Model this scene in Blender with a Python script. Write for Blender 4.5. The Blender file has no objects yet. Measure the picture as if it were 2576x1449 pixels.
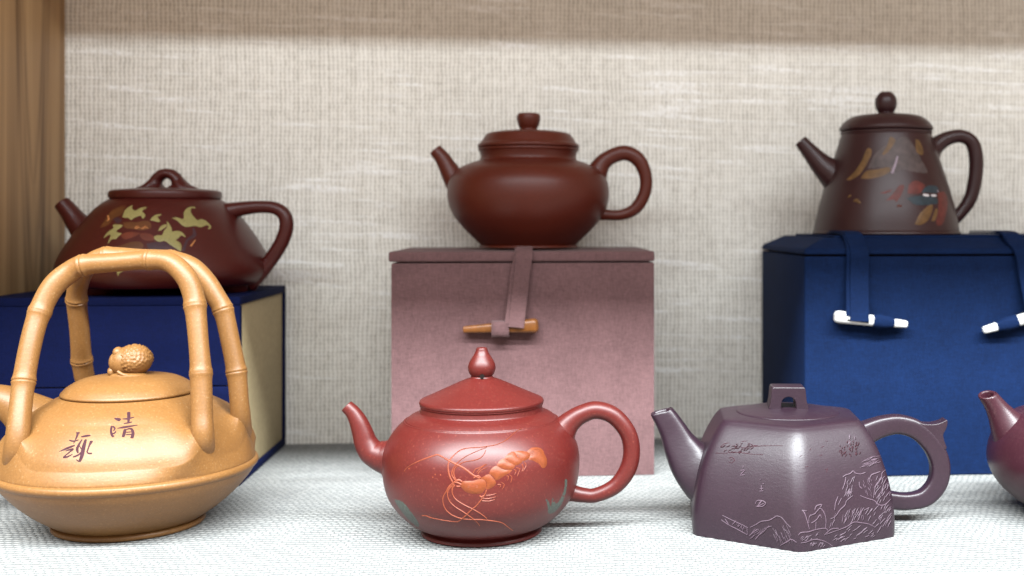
import bpy, bmesh, math, random
from mathutils import Vector, Matrix, Quaternion
from mathutils.bvhtree import BVHTree
from mathutils.kdtree import KDTree
from mathutils.geometry import delaunay_2d_cdt

random.seed(7)
scene = bpy.context.scene
COL = scene.collection
R = math.radians

# ------------------------------------------------------------------ camera
F_PX, PPX, PPY, YAW, CAM_H = 2900.0, 1590.0, 555.0, R(4.8), 0.161   # in a 2576 px wide frame
cam_d = bpy.data.cameras.new('camera')
cam_d.sensor_width = 36.0
cam_d.lens = F_PX / 2576 * 36
cam_d.shift_x = (1288 - PPX) / 2576
cam_d.shift_y = (PPY - 724.5) / 2576
cam_d.clip_start = 0.01
cam_d.clip_end = 50
cam_d.dof.use_dof = True
cam_d.dof.focus_distance = 0.575
cam_d.dof.aperture_fstop = 8.0
cam = bpy.data.objects.new('camera', cam_d)
cam.location = (0, 0, CAM_H)
cam.rotation_euler = (R(90), 0, -YAW)
COL.objects.link(cam)
scene.camera = cam

# ------------------------------------------------------------------ world and lamps
world = bpy.data.worlds.new('World')
scene.world = world
world.use_nodes = True
bg = world.node_tree.nodes['Background']
bg.inputs[0].default_value = (1.0, 0.83, 0.72, 1)
bg.inputs[1].default_value = 0.66


def lamp(name, loc, target, sx, sy, watts, colour):
    d = bpy.data.lights.new(name, 'AREA')
    d.shape = 'RECTANGLE'
    d.size, d.size_y = sx, sy
    d.energy = watts
    d.color = colour
    o = bpy.data.objects.new(name, d)
    o.location = loc
    dirv = Vector(target) - Vector(loc)
    q = dirv.to_track_quat('-Z', 'Y')
    o.rotation_euler = q.to_euler()
    COL.objects.link(o)
    return o


# ceiling lamp in the room and a lamp strip in front of the cabinet's top edge
lamp('ceiling_lamp', (0.06, -0.506, 1.544), (0.06, 0.62, 0.10), 3.40, 0.10, 300, (0.92, 0.98, 1.0))
lamp('cabinet_lamp', (0.05, -0.25, 0.838), (0.05, 0.80, 0.20), 1.60, 0.012, 13.0, (0.88, 0.95, 1.0))

vs = scene.view_settings
vs.view_transform = 'Standard'
vs.look = 'None'
vs.exposure = 0.0
vs.gamma = 1.0
scene.cycles.use_denoising = True
scene.cycles.max_bounces = 8
scene.cycles.use_adaptive_sampling = False


# ------------------------------------------------------------------ helpers: pixels of the photograph to metres
FWD = Vector((math.sin(YAW), math.cos(YAW), 0))
RGT = Vector((math.cos(YAW), -math.sin(YAW), 0))
CAM = Vector((0, 0, CAM_H))


def unproj(u, v, zc):
    return CAM + FWD * zc + RGT * ((u - PPX) / F_PX * zc) - Vector((0, 0, (v - PPY) / F_PX * zc))


class Crop:
    """a zoomed window of the photograph: window pixels -> 2576-wide pixels"""
    def __init__(s, x0, y0, scale):
        s.x0, s.y0, s.k = x0, y0, 0.628906 / scale
        s.ox, s.oy = x0 * 0.628906, y0 * 0.628906

    def d(s, x, y):
        return (s.ox + x * s.k, s.oy + y * s.k)


def catmull(pts, sub):
    n = len(pts)
    if n < 3:
        out = []
        for i in range(n - 1):
            for j in range(sub):
                t = j / sub
                out.append([a + (b - a) * t for a, b in zip(pts[i], pts[i + 1])])
        out.append(list(pts[-1]))
        return out
    out = []
    for i in range(n - 1):
        p0, p1, p2, p3 = pts[max(i - 1, 0)], pts[i], pts[i + 1], pts[min(i + 2, n - 1)]
        for j in range(sub):
            t = j / sub
            out.append([0.5 * ((2 * b) + (-a + c) * t + (2 * a - 5 * b + 4 * c - d) * t * t + (-a + 3 * b - 3 * c + d) * t ** 3)
                        for a, b, c, d in zip(p0, p1, p2, p3)])
    out.append(list(pts[-1]))
    return out


def mesh_obj(name, verts, faces, mat, parent=None, smooth=True, angle=45):
    me = bpy.data.meshes.new(name)
    me.from_pydata([tuple(v) for v in verts], [], faces)
    me.validate()
    bm = bmesh.new()
    bm.from_mesh(me)
    bmesh.ops.recalc_face_normals(bm, faces=bm.faces)
    bm.to_mesh(me)
    bm.free()
    if smooth:
        me.polygons.foreach_set('use_smooth', [True] * len(me.polygons))
        me.set_sharp_from_angle(angle=R(angle))
    if mat:
        me.materials.append(mat)
    o = bpy.data.objects.new(name, me)
    COL.objects.link(o)
    if parent:
        o.parent = parent
    return o


def empty(name, loc, rz, label, cat):
    o = bpy.data.objects.new(name, None)
    o.empty_display_size = 0.02
    o.location = loc
    o.rotation_euler = (0, 0, rz)
    o['label'] = label
    o['category'] = cat
    COL.objects.link(o)
    return o


def lathe_vf(runs, n=128, sub=7):
    prof = []
    for run in runs:
        c = catmull(run, sub) if len(run) > 2 else [list(p) for p in run]
        if prof and abs(prof[-1][0] - c[0][0]) < 1e-7 and abs(prof[-1][1] - c[0][1]) < 1e-7:
            c = c[1:]
        prof += c
    verts, faces = [], []
    for r, z in prof:
        r = max(r, 1e-5)
        for i in range(n):
            a = 2 * math.pi * i / n
            verts.append((r * math.cos(a), r * math.sin(a), z))
    for j in range(len(prof) - 1):
        for i in range(n):
            k = (i + 1) % n
            faces.append((j * n + i, j * n + k, (j + 1) * n + k, (j + 1) * n + i))
    faces.append(tuple(range(n - 1, -1, -1)))
    m = (len(prof) - 1) * n
    faces.append(tuple(m + i for i in range(n)))
    return verts, faces


def tube_vf(pts, radii, n=32, sub=8, depth=1.0, expo=2.0, mouth=False, ref=Vector((0, 1, 0)), end_dir=None):
    path = catmull([tuple(p) + (r,) for p, r in zip(pts, radii)], sub)
    P = [Vector(p[:3]) for p in path]
    rad = [max(p[3], 1e-5) for p in path]
    m = len(P)
    T = []
    for i in range(m):
        t = P[min(i + 1, m - 1)] - P[max(i - 1, 0)]
        T.append(t.normalized())
    if end_dir is not None:
        e = Vector(end_dir).normalized()
        q = max(3, sub // 2)
        for i in range(q):
            w = ((i + 1) / q) ** 1.5
            T[m - q + i] = (T[m - q + i] * (1 - w) + e * w).normalized()
    B = (ref - T[0] * ref.dot(T[0])).normalized()
    rings = []
    for i in range(m):
        B = (B - T[i] * B.dot(T[i])).normalized()
        N = T[i].cross(B).normalized()
        rings.append((P[i], N, B.copy(), T[i], rad[i]))
    verts, faces = [], []

    def ring(c, N, Bv, r):
        for k in range(n):
            a = 2 * math.pi * k / n
            ca, sa = math.cos(a), math.sin(a)
            x = math.copysign(abs(ca) ** (2 / expo), ca)
            y = math.copysign(abs(sa) ** (2 / expo), sa)
            verts.append(c + N * (x * r) + Bv * (y * r * depth))
    cnt = 0
    for c, N, Bv, t, r in rings:
        ring(c, N, Bv, r)
        cnt += 1
    c, N, Bv, t, r = rings[-1]
    if mouth:
        for fr, off in ((0.95, 0.07), (0.84, 0.09), (0.73, 0.03), (0.68, -0.12), (0.62, -0.9), (0.5, -1.8)):
            ring(c + t * (off * r), N, Bv, r * fr)
            cnt += 1
    else:
        for fr, off in ((0.9, 0.25), (0.7, 0.42), (0.4, 0.52)):
            ring(c + t * (off * r), N, Bv, r * fr)
            cnt += 1
    for j in range(cnt - 1):
        for i in range(n):
            k = (i + 1) % n
            faces.append((j * n + i, j * n + k, (j + 1) * n + k, (j + 1) * n + i))
    faces.append(tuple(range(n - 1, -1, -1)))
    mm = (cnt - 1) * n
    faces.append(tuple(mm + i for i in range(n)))
    return verts, faces


def box_vf(x0, x1, y0, y1, z0, z1):
    v = [(x, y, z) for z in (z0, z1) for y in (y0, y1) for x in (x0, x1)]
    f = [(0, 2, 3, 1), (4, 5, 7, 6), (0, 1, 5, 4), (2, 6, 7, 3), (0, 4, 6, 2), (1, 3, 7, 5)]
    return v, f


def box(name, x0, x1, y0, y1, z0, z1, mat, parent=None, bevel=0.0006, seg=2):
    bm = bmesh.new()
    v, f = box_vf(x0, x1, y0, y1, z0, z1)
    vs_ = [bm.verts.new(p) for p in v]
    for q in f:
        bm.faces.new([vs_[i] for i in q])
    if bevel > 0:
        bmesh.ops.bevel(bm, geom=bm.edges[:], offset=bevel, segments=seg, affect='EDGES', profile=0.5)
    bmesh.ops.recalc_face_normals(bm, faces=bm.faces)
    me = bpy.data.meshes.new(name)
    bm.to_mesh(me)
    bm.free()
    me.polygons.foreach_set('use_smooth', [True] * len(me.polygons))
    me.set_sharp_from_angle(angle=R(35))
    me.materials.append(mat)
    o = bpy.data.objects.new(name, me)
    COL.objects.link(o)
    if parent:
        o.parent = parent
    return o


def prism_vf(poly, y0, y1):
    n = len(poly)
    v = [(x, y0, z) for x, z in poly] + [(x, y1, z) for x, z in poly]
    f = [tuple(range(n)), tuple(range(2 * n - 1, n - 1, -1))]
    for i in range(n):
        k = (i + 1) % n
        f.append((i, n + i, n + k, k))
    return v, f


def bevel_obj(o, w, seg=3, ang=30):
    m = o.modifiers.new('bevel', 'BEVEL')
    m.width = w
    m.segments = seg
    m.limit_method = 'ANGLE'
    m.angle_limit = R(ang)


# ------------------------------------------------------------------ materials
class NT:
    def __init__(s, name):
        s.mat = bpy.data.materials.new(name)
        s.mat.use_nodes = True
        s.nt = s.mat.node_tree
        s.bsdf = s.nt.nodes['Principled BSDF']
        tc = s.nt.nodes.new('ShaderNodeTexCoord')
        s.obj = tc.outputs['Object']

    def link(s, a, b):
        s.nt.links.new(a, b)

    def setv(s, sock, v):
        if hasattr(v, 'is_output'):
            s.link(v, sock)
        else:
            sock.default_value = v

    def math(s, op, a, b=0.0, c=None, clamp=False):
        n = s.nt.nodes.new('ShaderNodeMath')
        n.operation = op
        n.use_clamp = clamp
        s.setv(n.inputs[0], a)
        s.setv(n.inputs[1], b)
        if c is not None:
            s.setv(n.inputs[2], c)
        return n.outputs[0]

    def mapping(s, scale, vec=None, loc=(0, 0, 0)):
        n = s.nt.nodes.new('ShaderNodeMapping')
        n.inputs['Scale'].default_value = scale
        n.inputs['Location'].default_value = loc
        s.link(vec or s.obj, n.inputs['Vector'])
        return n.outputs[0]

    def noise(s, vec, scale, detail=3, rough=0.55, dist=0.0):
        n = s.nt.nodes.new('ShaderNodeTexNoise')
        n.inputs['Scale'].default_value = scale
        n.inputs['Detail'].default_value = detail
        n.inputs['Roughness'].default_value = rough
        n.inputs['Distortion'].default_value = dist
        s.link(vec, n.inputs['Vector'])
        return n.outputs[0]

    def ramp(s, fac, stops):
        n = s.nt.nodes.new('ShaderNodeValToRGB')
        e = n.color_ramp.elements
        while len(e) < len(stops):
            e.new(0.5)
        for i, (p, c) in enumerate(stops):
            e[i].position = p
            e[i].color = tuple(c) + (1,) if len(c) == 3 else c
        s.link(fac, n.inputs[0])
        return n.outputs[0]

    def mix(s, fac, a, b, mode='MIX'):
        n = s.nt.nodes.new('ShaderNodeMix')
        n.data_type = 'RGBA'
        n.blend_type = mode
        s.setv(n.inputs[0], fac)
        for sk, v in ((n.inputs[6], a), (n.inputs[7], b)):
            s.setv(sk, tuple(v) + (1,) if isinstance(v, (tuple, list)) and len(v) == 3 else v)
        return n.outputs[2]

    def sep(s, vec=None):
        n = s.nt.nodes.new('ShaderNodeSeparateXYZ')
        s.link(vec or s.obj, n.inputs[0])
        return n.outputs

    def comb(s, x, y, z):
        n = s.nt.nodes.new('ShaderNodeCombineXYZ')
        for i, v in enumerate((x, y, z)):
            s.setv(n.inputs[i], v)
        return n.outputs[0]

    def bump(s, h, strength, dist):
        n = s.nt.nodes.new('ShaderNodeBump')
        n.inputs['Strength'].default_value = strength
        n.inputs['Distance'].default_value = dist
        s.link(h, n.inputs['Height'])
        s.link(n.outputs[0], s.bsdf.inputs['Normal'])

    def set(s, **kw):
        for k, v in kw.items():
            key = {'color': 'Base Color', 'rough': 'Roughness', 'spec': 'Specular IOR Level', 'sheen': 'Sheen Weight',
                   'sheenr': 'Sheen Roughness', 'coat': 'Coat Weight', 'coatr': 'Coat Roughness'}[k]
            if isinstance(v, (tuple, list)) and len(v) == 3:
                v = tuple(v) + (1,)
            s.setv(s.bsdf.inputs[key], v)


def clay(name, c1, c2, rough=0.38, spec=0.5, speck=None, speck_amt=0.25, grain=0.35, brush=False):
    m = NT(name)
    big = m.noise(m.obj, 22, 4, 0.6)
    col = m.mix(m.ramp(big, [(0.35, (0, 0, 0)), (0.68, (1, 1, 1))]), c1, c2)
    fine = m.ramp(m.noise(m.obj, 950, 3, 0.7), [(0.36, (0, 0, 0)), (0.64, (1, 1, 1))])
    if speck:
        sp = m.ramp(m.noise(m.obj, 900, 2, 0.5), [(0.62, (0, 0, 0)), (0.72, (1, 1, 1))])
        col = m.mix(m.math('MULTIPLY', sp, speck_amt), col, speck)
    col = m.mix(m.math('MULTIPLY', fine, 0.42), col, tuple(c * 0.60 for c in c1))
    rr = m.math('ADD', m.math('MULTIPLY', m.noise(m.obj, 60, 4, 0.6), 0.10), rough - 0.01)
    m.set(color=col, rough=rr, spec=spec * 0.85)
    h = m.noise(m.obj, 1100, 3, 0.6)
    if brush:
        bx = m.mapping((260, 260, 900))
        h = m.math('ADD', h, m.math('MULTIPLY', m.noise(bx, 1.0, 3, 0.6, 0.6), 1.6))
    m.bump(h, grain, 0.00025)
    return m.mat


def plain(name, c, rough=0.6, spec=0.4, var=0.25, scale=600, bump=0.2, dist=0.0002, sheen=0.0):
    m = NT(name)
    n1 = m.noise(m.obj, scale, 3, 0.6)
    n2 = m.noise(m.obj, 30, 3, 0.6)
    t = m.math('ADD', m.math('MULTIPLY', n1, 0.7), m.math('MULTIPLY', n2, 0.3))
    col = m.ramp(t, [(0.3, tuple(x * (1 - var) for x in c)), (0.7, tuple(min(1, x * (1 + var)) for x in c))])
    m.set(color=col, rough=rough, spec=spec)
    if sheen:
        m.set(sheen=sheen, sheenr=0.5)
    m.bump(n1, bump, dist)
    return m.mat


def book_cloth(name, c, sheen=0.10, var=0.30):
    """fine woven paper-backed cloth of a presentation box"""
    m = NT(name)
    x, y, z = m.sep()
    n2 = m.noise(m.obj, 45, 4, 0.65)
    n1 = m.noise(m.obj, 1300, 2, 0.6)
    th = m.noise(m.mapping((300, 300, 2400)), 1.0, 2, 0.5)
    tv = m.noise(m.mapping((2400, 2400, 300)), 1.0, 2, 0.5)
    w = m.math('ADD', th, tv)
    t = m.math('ADD', m.math('MULTIPLY', w, 0.38), m.math('MULTIPLY', n2, 0.26))
    col = m.ramp(t, [(0.35, tuple(q * (1 - var) for q in c)), (0.68, tuple(min(1, q * (1 + var)) for q in c))])
    m.set(color=col, rough=0.85, spec=0.12, sheen=sheen, sheenr=0.5)
    m.bump(m.math('ADD', w, n1), 0.35, 0.00022)
    return m.mat


def wall_cloth():
    m = NT('wall_cloth')
    dist = m.noise(m.mapping((14, 14, 14)), 1.0, 3, 0.6)
    x, y, z = m.sep()
    jit = m.math('MULTIPLY', m.math('SUBTRACT', dist, 0.5), 0.006)
    jx = m.math('MULTIPLY', m.math('SUBTRACT', m.noise(m.mapping((60, 60, 300)), 1.0, 2), 0.5), 0.0018)
    xx = m.math('ADD', m.math('ADD', x, jit), jx)
    zz = m.math('ADD', z, m.math('MULTIPLY', m.math('SUBTRACT', m.noise(m.mapping((300, 60, 60)), 1.0, 2), 0.5), 0.003))
    rib = m.math('ABSOLUTE', m.math('SINE', m.math('MULTIPLY', xx, math.pi / 0.0031)))
    cross = m.math('ABSOLUTE', m.math('SINE', m.math('MULTIPLY', zz, math.pi / 0.0030)))
    # thread to thread variation along each rib and each weft
    ribv = m.noise(m.mapping((300, 0, 9)), 1.0, 2, 0.6)
    wefv = m.noise(m.mapping((12, 0, 300)), 1.0, 2, 0.6)
    blot = m.noise(m.mapping((150, 0, 170)), 1.0, 4, 0.7)
    wide = m.noise(m.mapping((14, 0, 14)), 1.0, 3, 0.6)
    h = m.math('ADD', m.math('MULTIPLY', rib, 0.62), m.math('MULTIPLY', cross, 0.22))
    h = m.math('ADD', h, m.math('MULTIPLY', blot, 0.95))
    h = m.math('ADD', h, m.math('MULTIPLY', ribv, 0.55))
    h = m.math('ADD', h, m.math('MULTIPLY', wefv, 0.30))
    h = m.math('ADD', h, m.math('MULTIPLY', wide, 0.25))
    col = m.ramp(m.math('MULTIPLY', h, 0.4), [(0.43, (0.42, 0.39, 0.345)), (0.60, (0.72, 0.69, 0.625)), (0.78, (0.90, 0.875, 0.815))])
    tilt = m.comb(x, 0.0, m.math('ADD', z, m.math('MULTIPLY', x, 0.04)))
    slub = m.noise(m.mapping((15, 0, 230), vec=tilt), 1.0, 2, 0.4, 0.3)
    s2 = m.noise(m.mapping((6, 0, 10)), 1.0, 2, 0.5)
    sl = m.ramp(m.math('ADD', m.math('MULTIPLY', slub, 0.7), m.math('MULTIPLY', s2, 0.3)), [(0.555, (0, 0, 0)), (0.63, (1, 1, 1))])
    bead = m.ramp(m.noise(m.mapping((330, 0, 330)), 1.0, 2), [(0.40, (0, 0, 0)), (0.58, (1, 1, 1))])
    f = m.math('MULTIPLY', sl, m.math('ADD', m.math('MULTIPLY', bead, 0.8), 0.2), clamp=True)
    col = m.mix(m.math('MULTIPLY', f, 0.74), col, (0.97, 0.965, 0.95))
    m.set(color=col, rough=0.9, spec=0.15)
    m.bump(m.math('ADD', h, m.math('MULTIPLY', f, 0.6)), 0.5, 0.0008)
    return m.mat


def table_cloth():
    m = NT('shelf_cloth')
    x, y, z = m.sep()
    d1 = m.math('MULTIPLY', m.math('SUBTRACT', m.noise(m.mapping((25, 25, 1)), 1.0, 3), 0.5), 0.008)
    d2 = m.math('MULTIPLY', m.math('SUBTRACT', m.noise(m.mapping((30, 30, 1), loc=(5, 3, 0)), 1.0, 3), 0.5), 0.006)
    xx = m.math('DIVIDE', m.math('ADD', x, d1), 0.0040)
    yy = m.math('DIVIDE', m.math('ADD', y, d2), 0.0037)
    row = m.math('FLOOR', yy)
    odd = m.math('MULTIPLY', m.math('FRACT', m.math('MULTIPLY', row, 0.5)), 1.0)     # 0 or 0.5
    rj = m.math('MULTIPLY', m.math('FRACT', m.math('MULTIPLY', m.math('SINE', m.math('MULTIPLY', row, 12.9898)), 43.7)), 0.22)
    ux = m.math('ADD', m.math('ADD', xx, odd), rj)
    sx = m.math('ABSOLUTE', m.math('SINE', m.math('MULTIPLY', ux, math.pi)))
    sy = m.math('ABSOLUTE', m.math('SINE', m.math('MULTIPLY', yy, math.pi)))
    st = m.math('MULTIPLY', m.math('POWER', sy, 0.7), m.math('ADD', m.math('MULTIPLY', m.math('POWER', sx, 0.6), 0.72), 0.28))
    cell = m.nt.nodes.new('ShaderNodeTexWhiteNoise')
    cell.noise_dimensions = '2D'
    m.link(m.comb(m.math('FLOOR', ux), row, 0.0), cell.inputs['Vector'])
    fuzz = m.noise(m.obj, 900, 3, 0.6)
    h = m.math('ADD', m.math('MULTIPLY', st, m.math('ADD', m.math('MULTIPLY', cell.outputs['Value'], 0.5), 0.6)), m.math('MULTIPLY', fuzz, 0.35))
    col = m.ramp(h, [(0.20, (0.115, 0.12, 0.125)), (0.55, (0.205, 0.21, 0.206)), (0.95, (0.288, 0.290, 0.281))])
    dark = m.ramp(m.noise(m.obj, 260, 2, 0.5), [(0.70, (0, 0, 0)), (0.78, (1, 1, 1))])
    col = m.mix(m.math('MULTIPLY', dark, 0.25), col, (0.18, 0.19, 0.20))
    m.set(color=col, rough=0.9, spec=0.15)
    m.bump(h, 1.0, 0.0010)
    return m.mat


def wood_panel():
    m = NT('wood_panel')
    x, y, z = m.sep()
    n = m.noise(m.mapping((30, 40, 5)), 1.0, 3, 0.6)
    yc = m.math('SUBTRACT', y, 0.795)
    ya = m.math('ADD', m.math('ABSOLUTE', yc), m.math('MULTIPLY', m.math('SUBTRACT', n, 0.5), 0.006))
    lines = None
    for z0, wd in ((0.185, 0.0028), (0.118, 0.0040), (0.05, 0.0030)):
        zz_ = m.math('MAXIMUM', m.math('SUBTRACT', z, z0), 0.0)
        tgt = m.math('MULTIPLY', m.math('POWER', zz_, 0.55), 0.050)
        g = m.math('DIVIDE', m.math('SUBTRACT', ya, tgt), wd)
        g = m.math('EXPONENT', m.math('MULTIPLY', m.math('MULTIPLY', g, g), -1.0))
        g = m.math('MULTIPLY', g, m.math('MULTIPLY', m.math('SUBTRACT', z, z0 - 0.03), 14.0, clamp=True))
        lines = g if lines is None else m.math('MAXIMUM', lines, g)
    band = m.noise(m.mapping((1, 60, 1.2)), 1.0, 3, 0.6)
    fine = m.noise(m.mapping((1, 700, 8)), 1.0, 3, 0.6)
    t = m.math('ADD', m.math('MULTIPLY', band, 0.85), m.math('MULTIPLY', fine, 0.15))
    t = m.math('SUBTRACT', t, m.math('MULTIPLY', lines, 0.16))
    col = m.ramp(t, [(0.28, (0.19, 0.104, 0.044)), (0.48, (0.42, 0.255, 0.118)), (0.68, (0.58, 0.39, 0.20))])
    m.set(color=col, rough=0.55, spec=0.35)
    m.bump(fine, 0.25, 0.0003)
    return m.mat


M = {
    'wall': wall_cloth(),
    'cloth': table_cloth(),
    'wood': wood_panel(),
    'pale_wood': plain('pale_wood', (0.62, 0.52, 0.42), 0.5, 0.4, 0.12, 200, 0.1),
    'ochre': clay('ochre_clay', (0.172, 0.076, 0.0195), (0.200, 0.092, 0.026), 0.43, 0.5, (0.50, 0.36, 0.20), 0.18, 0.16, True),
    'red': clay('red_clay', (0.074, 0.0068, 0.0052), (0.088, 0.0088, 0.0068), 0.38, 0.5, (0.50, 0.16, 0.10), 0.12, 0.07),
    'purple': clay('purple_clay', (0.0165, 0.0062, 0.0128), (0.0205, 0.0082, 0.0162), 0.37, 0.66, (0.10, 0.06, 0.07), 0.10, 0.15, True),
    'plum': clay('plum_clay', (0.033, 0.0082, 0.0135), (0.039, 0.0102, 0.0165), 0.31, 0.5, (0.25, 0.12, 0.12), 0.12, 0.15),
    'brown': clay('brown_clay', (0.062, 0.0070, 0.0052), (0.072, 0.0088, 0.0065), 0.34, 0.5, None, 0, 0.12),
    'brown_round': clay('brown_round_clay', (0.086, 0.0112, 0.0040), (0.098, 0.0130, 0.0048), 0.40, 0.5, None, 0, 0.12),
    'dark': clay('dark_clay', (0.030, 0.0080, 0.0090), (0.036, 0.0095, 0.0108), 0.36, 0.5, None, 0, 0.12),
    'mauve': book_cloth('mauve_cloth', (0.136, 0.074, 0.076)),
    'navy': book_cloth('navy_cloth', (0.0023, 0.0112, 0.047), 0.0, 0.34),
    'blue': book_cloth('blue_cloth', (0.0012, 0.0042, 0.034), 0.0, 0.28),
    'cream': plain('cream_paper', (0.40, 0.32, 0.185), 0.8, 0.2, 0.12, 300, 0.1),
    'peg': plain('peg_wood', (0.18, 0.062, 0.011), 0.4, 0.5, 0.35, 250, 0.1),
    'bone': plain('bone', (0.80, 0.80, 0.77), 0.4, 0.5, 0.04, 300, 0.05),
    'hole': plain('hole_dark', (0.012, 0.008, 0.007), 0.9, 0.1, 0.1),
    'ink': plain('carved_ink', (0.040, 0.015, 0.020), 0.8, 0.1, 0.3),
    'shrimp': clay('shrimp_clay', (0.150, 0.030, 0.0065), (0.175, 0.037, 0.008), 0.46, 0.45, None, 0, 0.3),
    'feeler': clay('feeler_clay', (0.185, 0.038, 0.016), (0.21, 0.046, 0.019), 0.45, 0.4, None, 0, 0.2),
    'weed': plain('weed_green', (0.050, 0.058, 0.048), 0.5, 0.4, 0.45, 900, 0.4),
    'leaf': plain('leaf_green', (0.27, 0.235, 0.085), 0.5, 0.4, 0.25, 1200, 0.2),
    'petal': plain('petal_red', (0.115, 0.022, 0.010), 0.42, 0.5, 0.35, 120, 0.1),
    'amber': plain('amber_brown', (0.105, 0.034, 0.009), 0.42, 0.5, 0.3, 120, 0.1),
    'violet': plain('violet_glaze', (0.045, 0.016, 0.024), 0.40, 0.5, 0.3, 120, 0.1),
    'stamen': plain('stamen_orange', (0.52, 0.21, 0.07), 0.5, 0.4, 0.2),
    'mount': plain('mountain_grey', (0.066, 0.046, 0.045), 0.5, 0.4, 0.45, 240, 0.1),
    'ochre_paint': plain('ochre_paint', (0.120, 0.060, 0.019), 0.5, 0.4, 0.4, 240, 0.1),
    'red_paint': plain('red_paint', (0.100, 0.018, 0.014), 0.5, 0.4, 0.4, 240, 0.1),
    'teal_paint': plain('teal_paint', (0.018, 0.030, 0.040), 0.5, 0.4, 0.4, 240, 0.1),
    'white_paint': plain('white_paint', (0.62, 0.58, 0.60), 0.5, 0.4, 0.1),
    'lilac_paint': plain('lilac_paint', (0.28, 0.22, 0.27), 0.5, 0.4, 0.2),
    'groove_shade': plain('carving_shade', (0.007, 0.003, 0.0045), 0.7, 0.1, 0.2),  # shade of the carved lines, painted as a dark stroke beside them
    'carving': plain('carved_line', (0.085, 0.055, 0.075), 0.5, 0.4, 0.3),  # paler dusty clay, also standing in for light the carving catches
}


def structure(o):
    o['kind'] = 'structure'
    return o


# ------------------------------------------------------------------ the setting: a cabinet shelf lined with cloth
WALL_Y, SIDE_X = 0.848, -0.3317
structure(box('wall', SIDE_X - 0.02, 0.85, WALL_Y, WALL_Y + 0.02, -0.03, 0.60, M['wall'], bevel=0))
structure(box('side_wall', SIDE_X - 0.02, SIDE_X, 0.60, WALL_Y - 0.0005, 0.0005, 0.5475, M['wood'], bevel=0.001))
structure(box('cabinet_top', -1.6, 1.8, 0.330, WALL_Y - 0.0005, 0.548, 0.570, M['pale_wood'], bevel=0.001))  # out of view; run past the side wall to block side light, pale for bounce
structure(box('shelf_board', SIDE_X - 0.02, 0.85, 0.485, WALL_Y - 0.0005, -0.03, -0.0026, M['pale_wood'], bevel=0.001))
# cloth on the shelf: a sheet with a softly wavy front hem
cv, cf = [], []
NX = 240
rows = [(0.0, -0.0024), (0.0, -0.0010), (0.0006, -0.0003), (0.0018, 0.0), (0.0024, 0.0), (0.0030, 0.0), (WALL_Y - 0.5115 - 0.0005, 0.0)]
for j, (dy, z) in enumerate(rows):
    for i in range(NX + 1):
        x = SIDE_X + 0.0003 + (0.85 - SIDE_X) * i / NX
        w = 0.0005 * math.sin(i * 1.7) + 0.0004 * math.sin(i * 0.53 + 1) if j < 6 else 0.0
        cv.append((x, 0.5115 + dy + w, z))
for j in range(len(rows) - 1):
    for i in range(NX):
        a = j * (NX + 1) + i
        cf.append((a, a + 1, a + NX + 2, a + NX + 1))
structure(mesh_obj('shelf_cloth', cv, cf, M['cloth'], angle=80))


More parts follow.
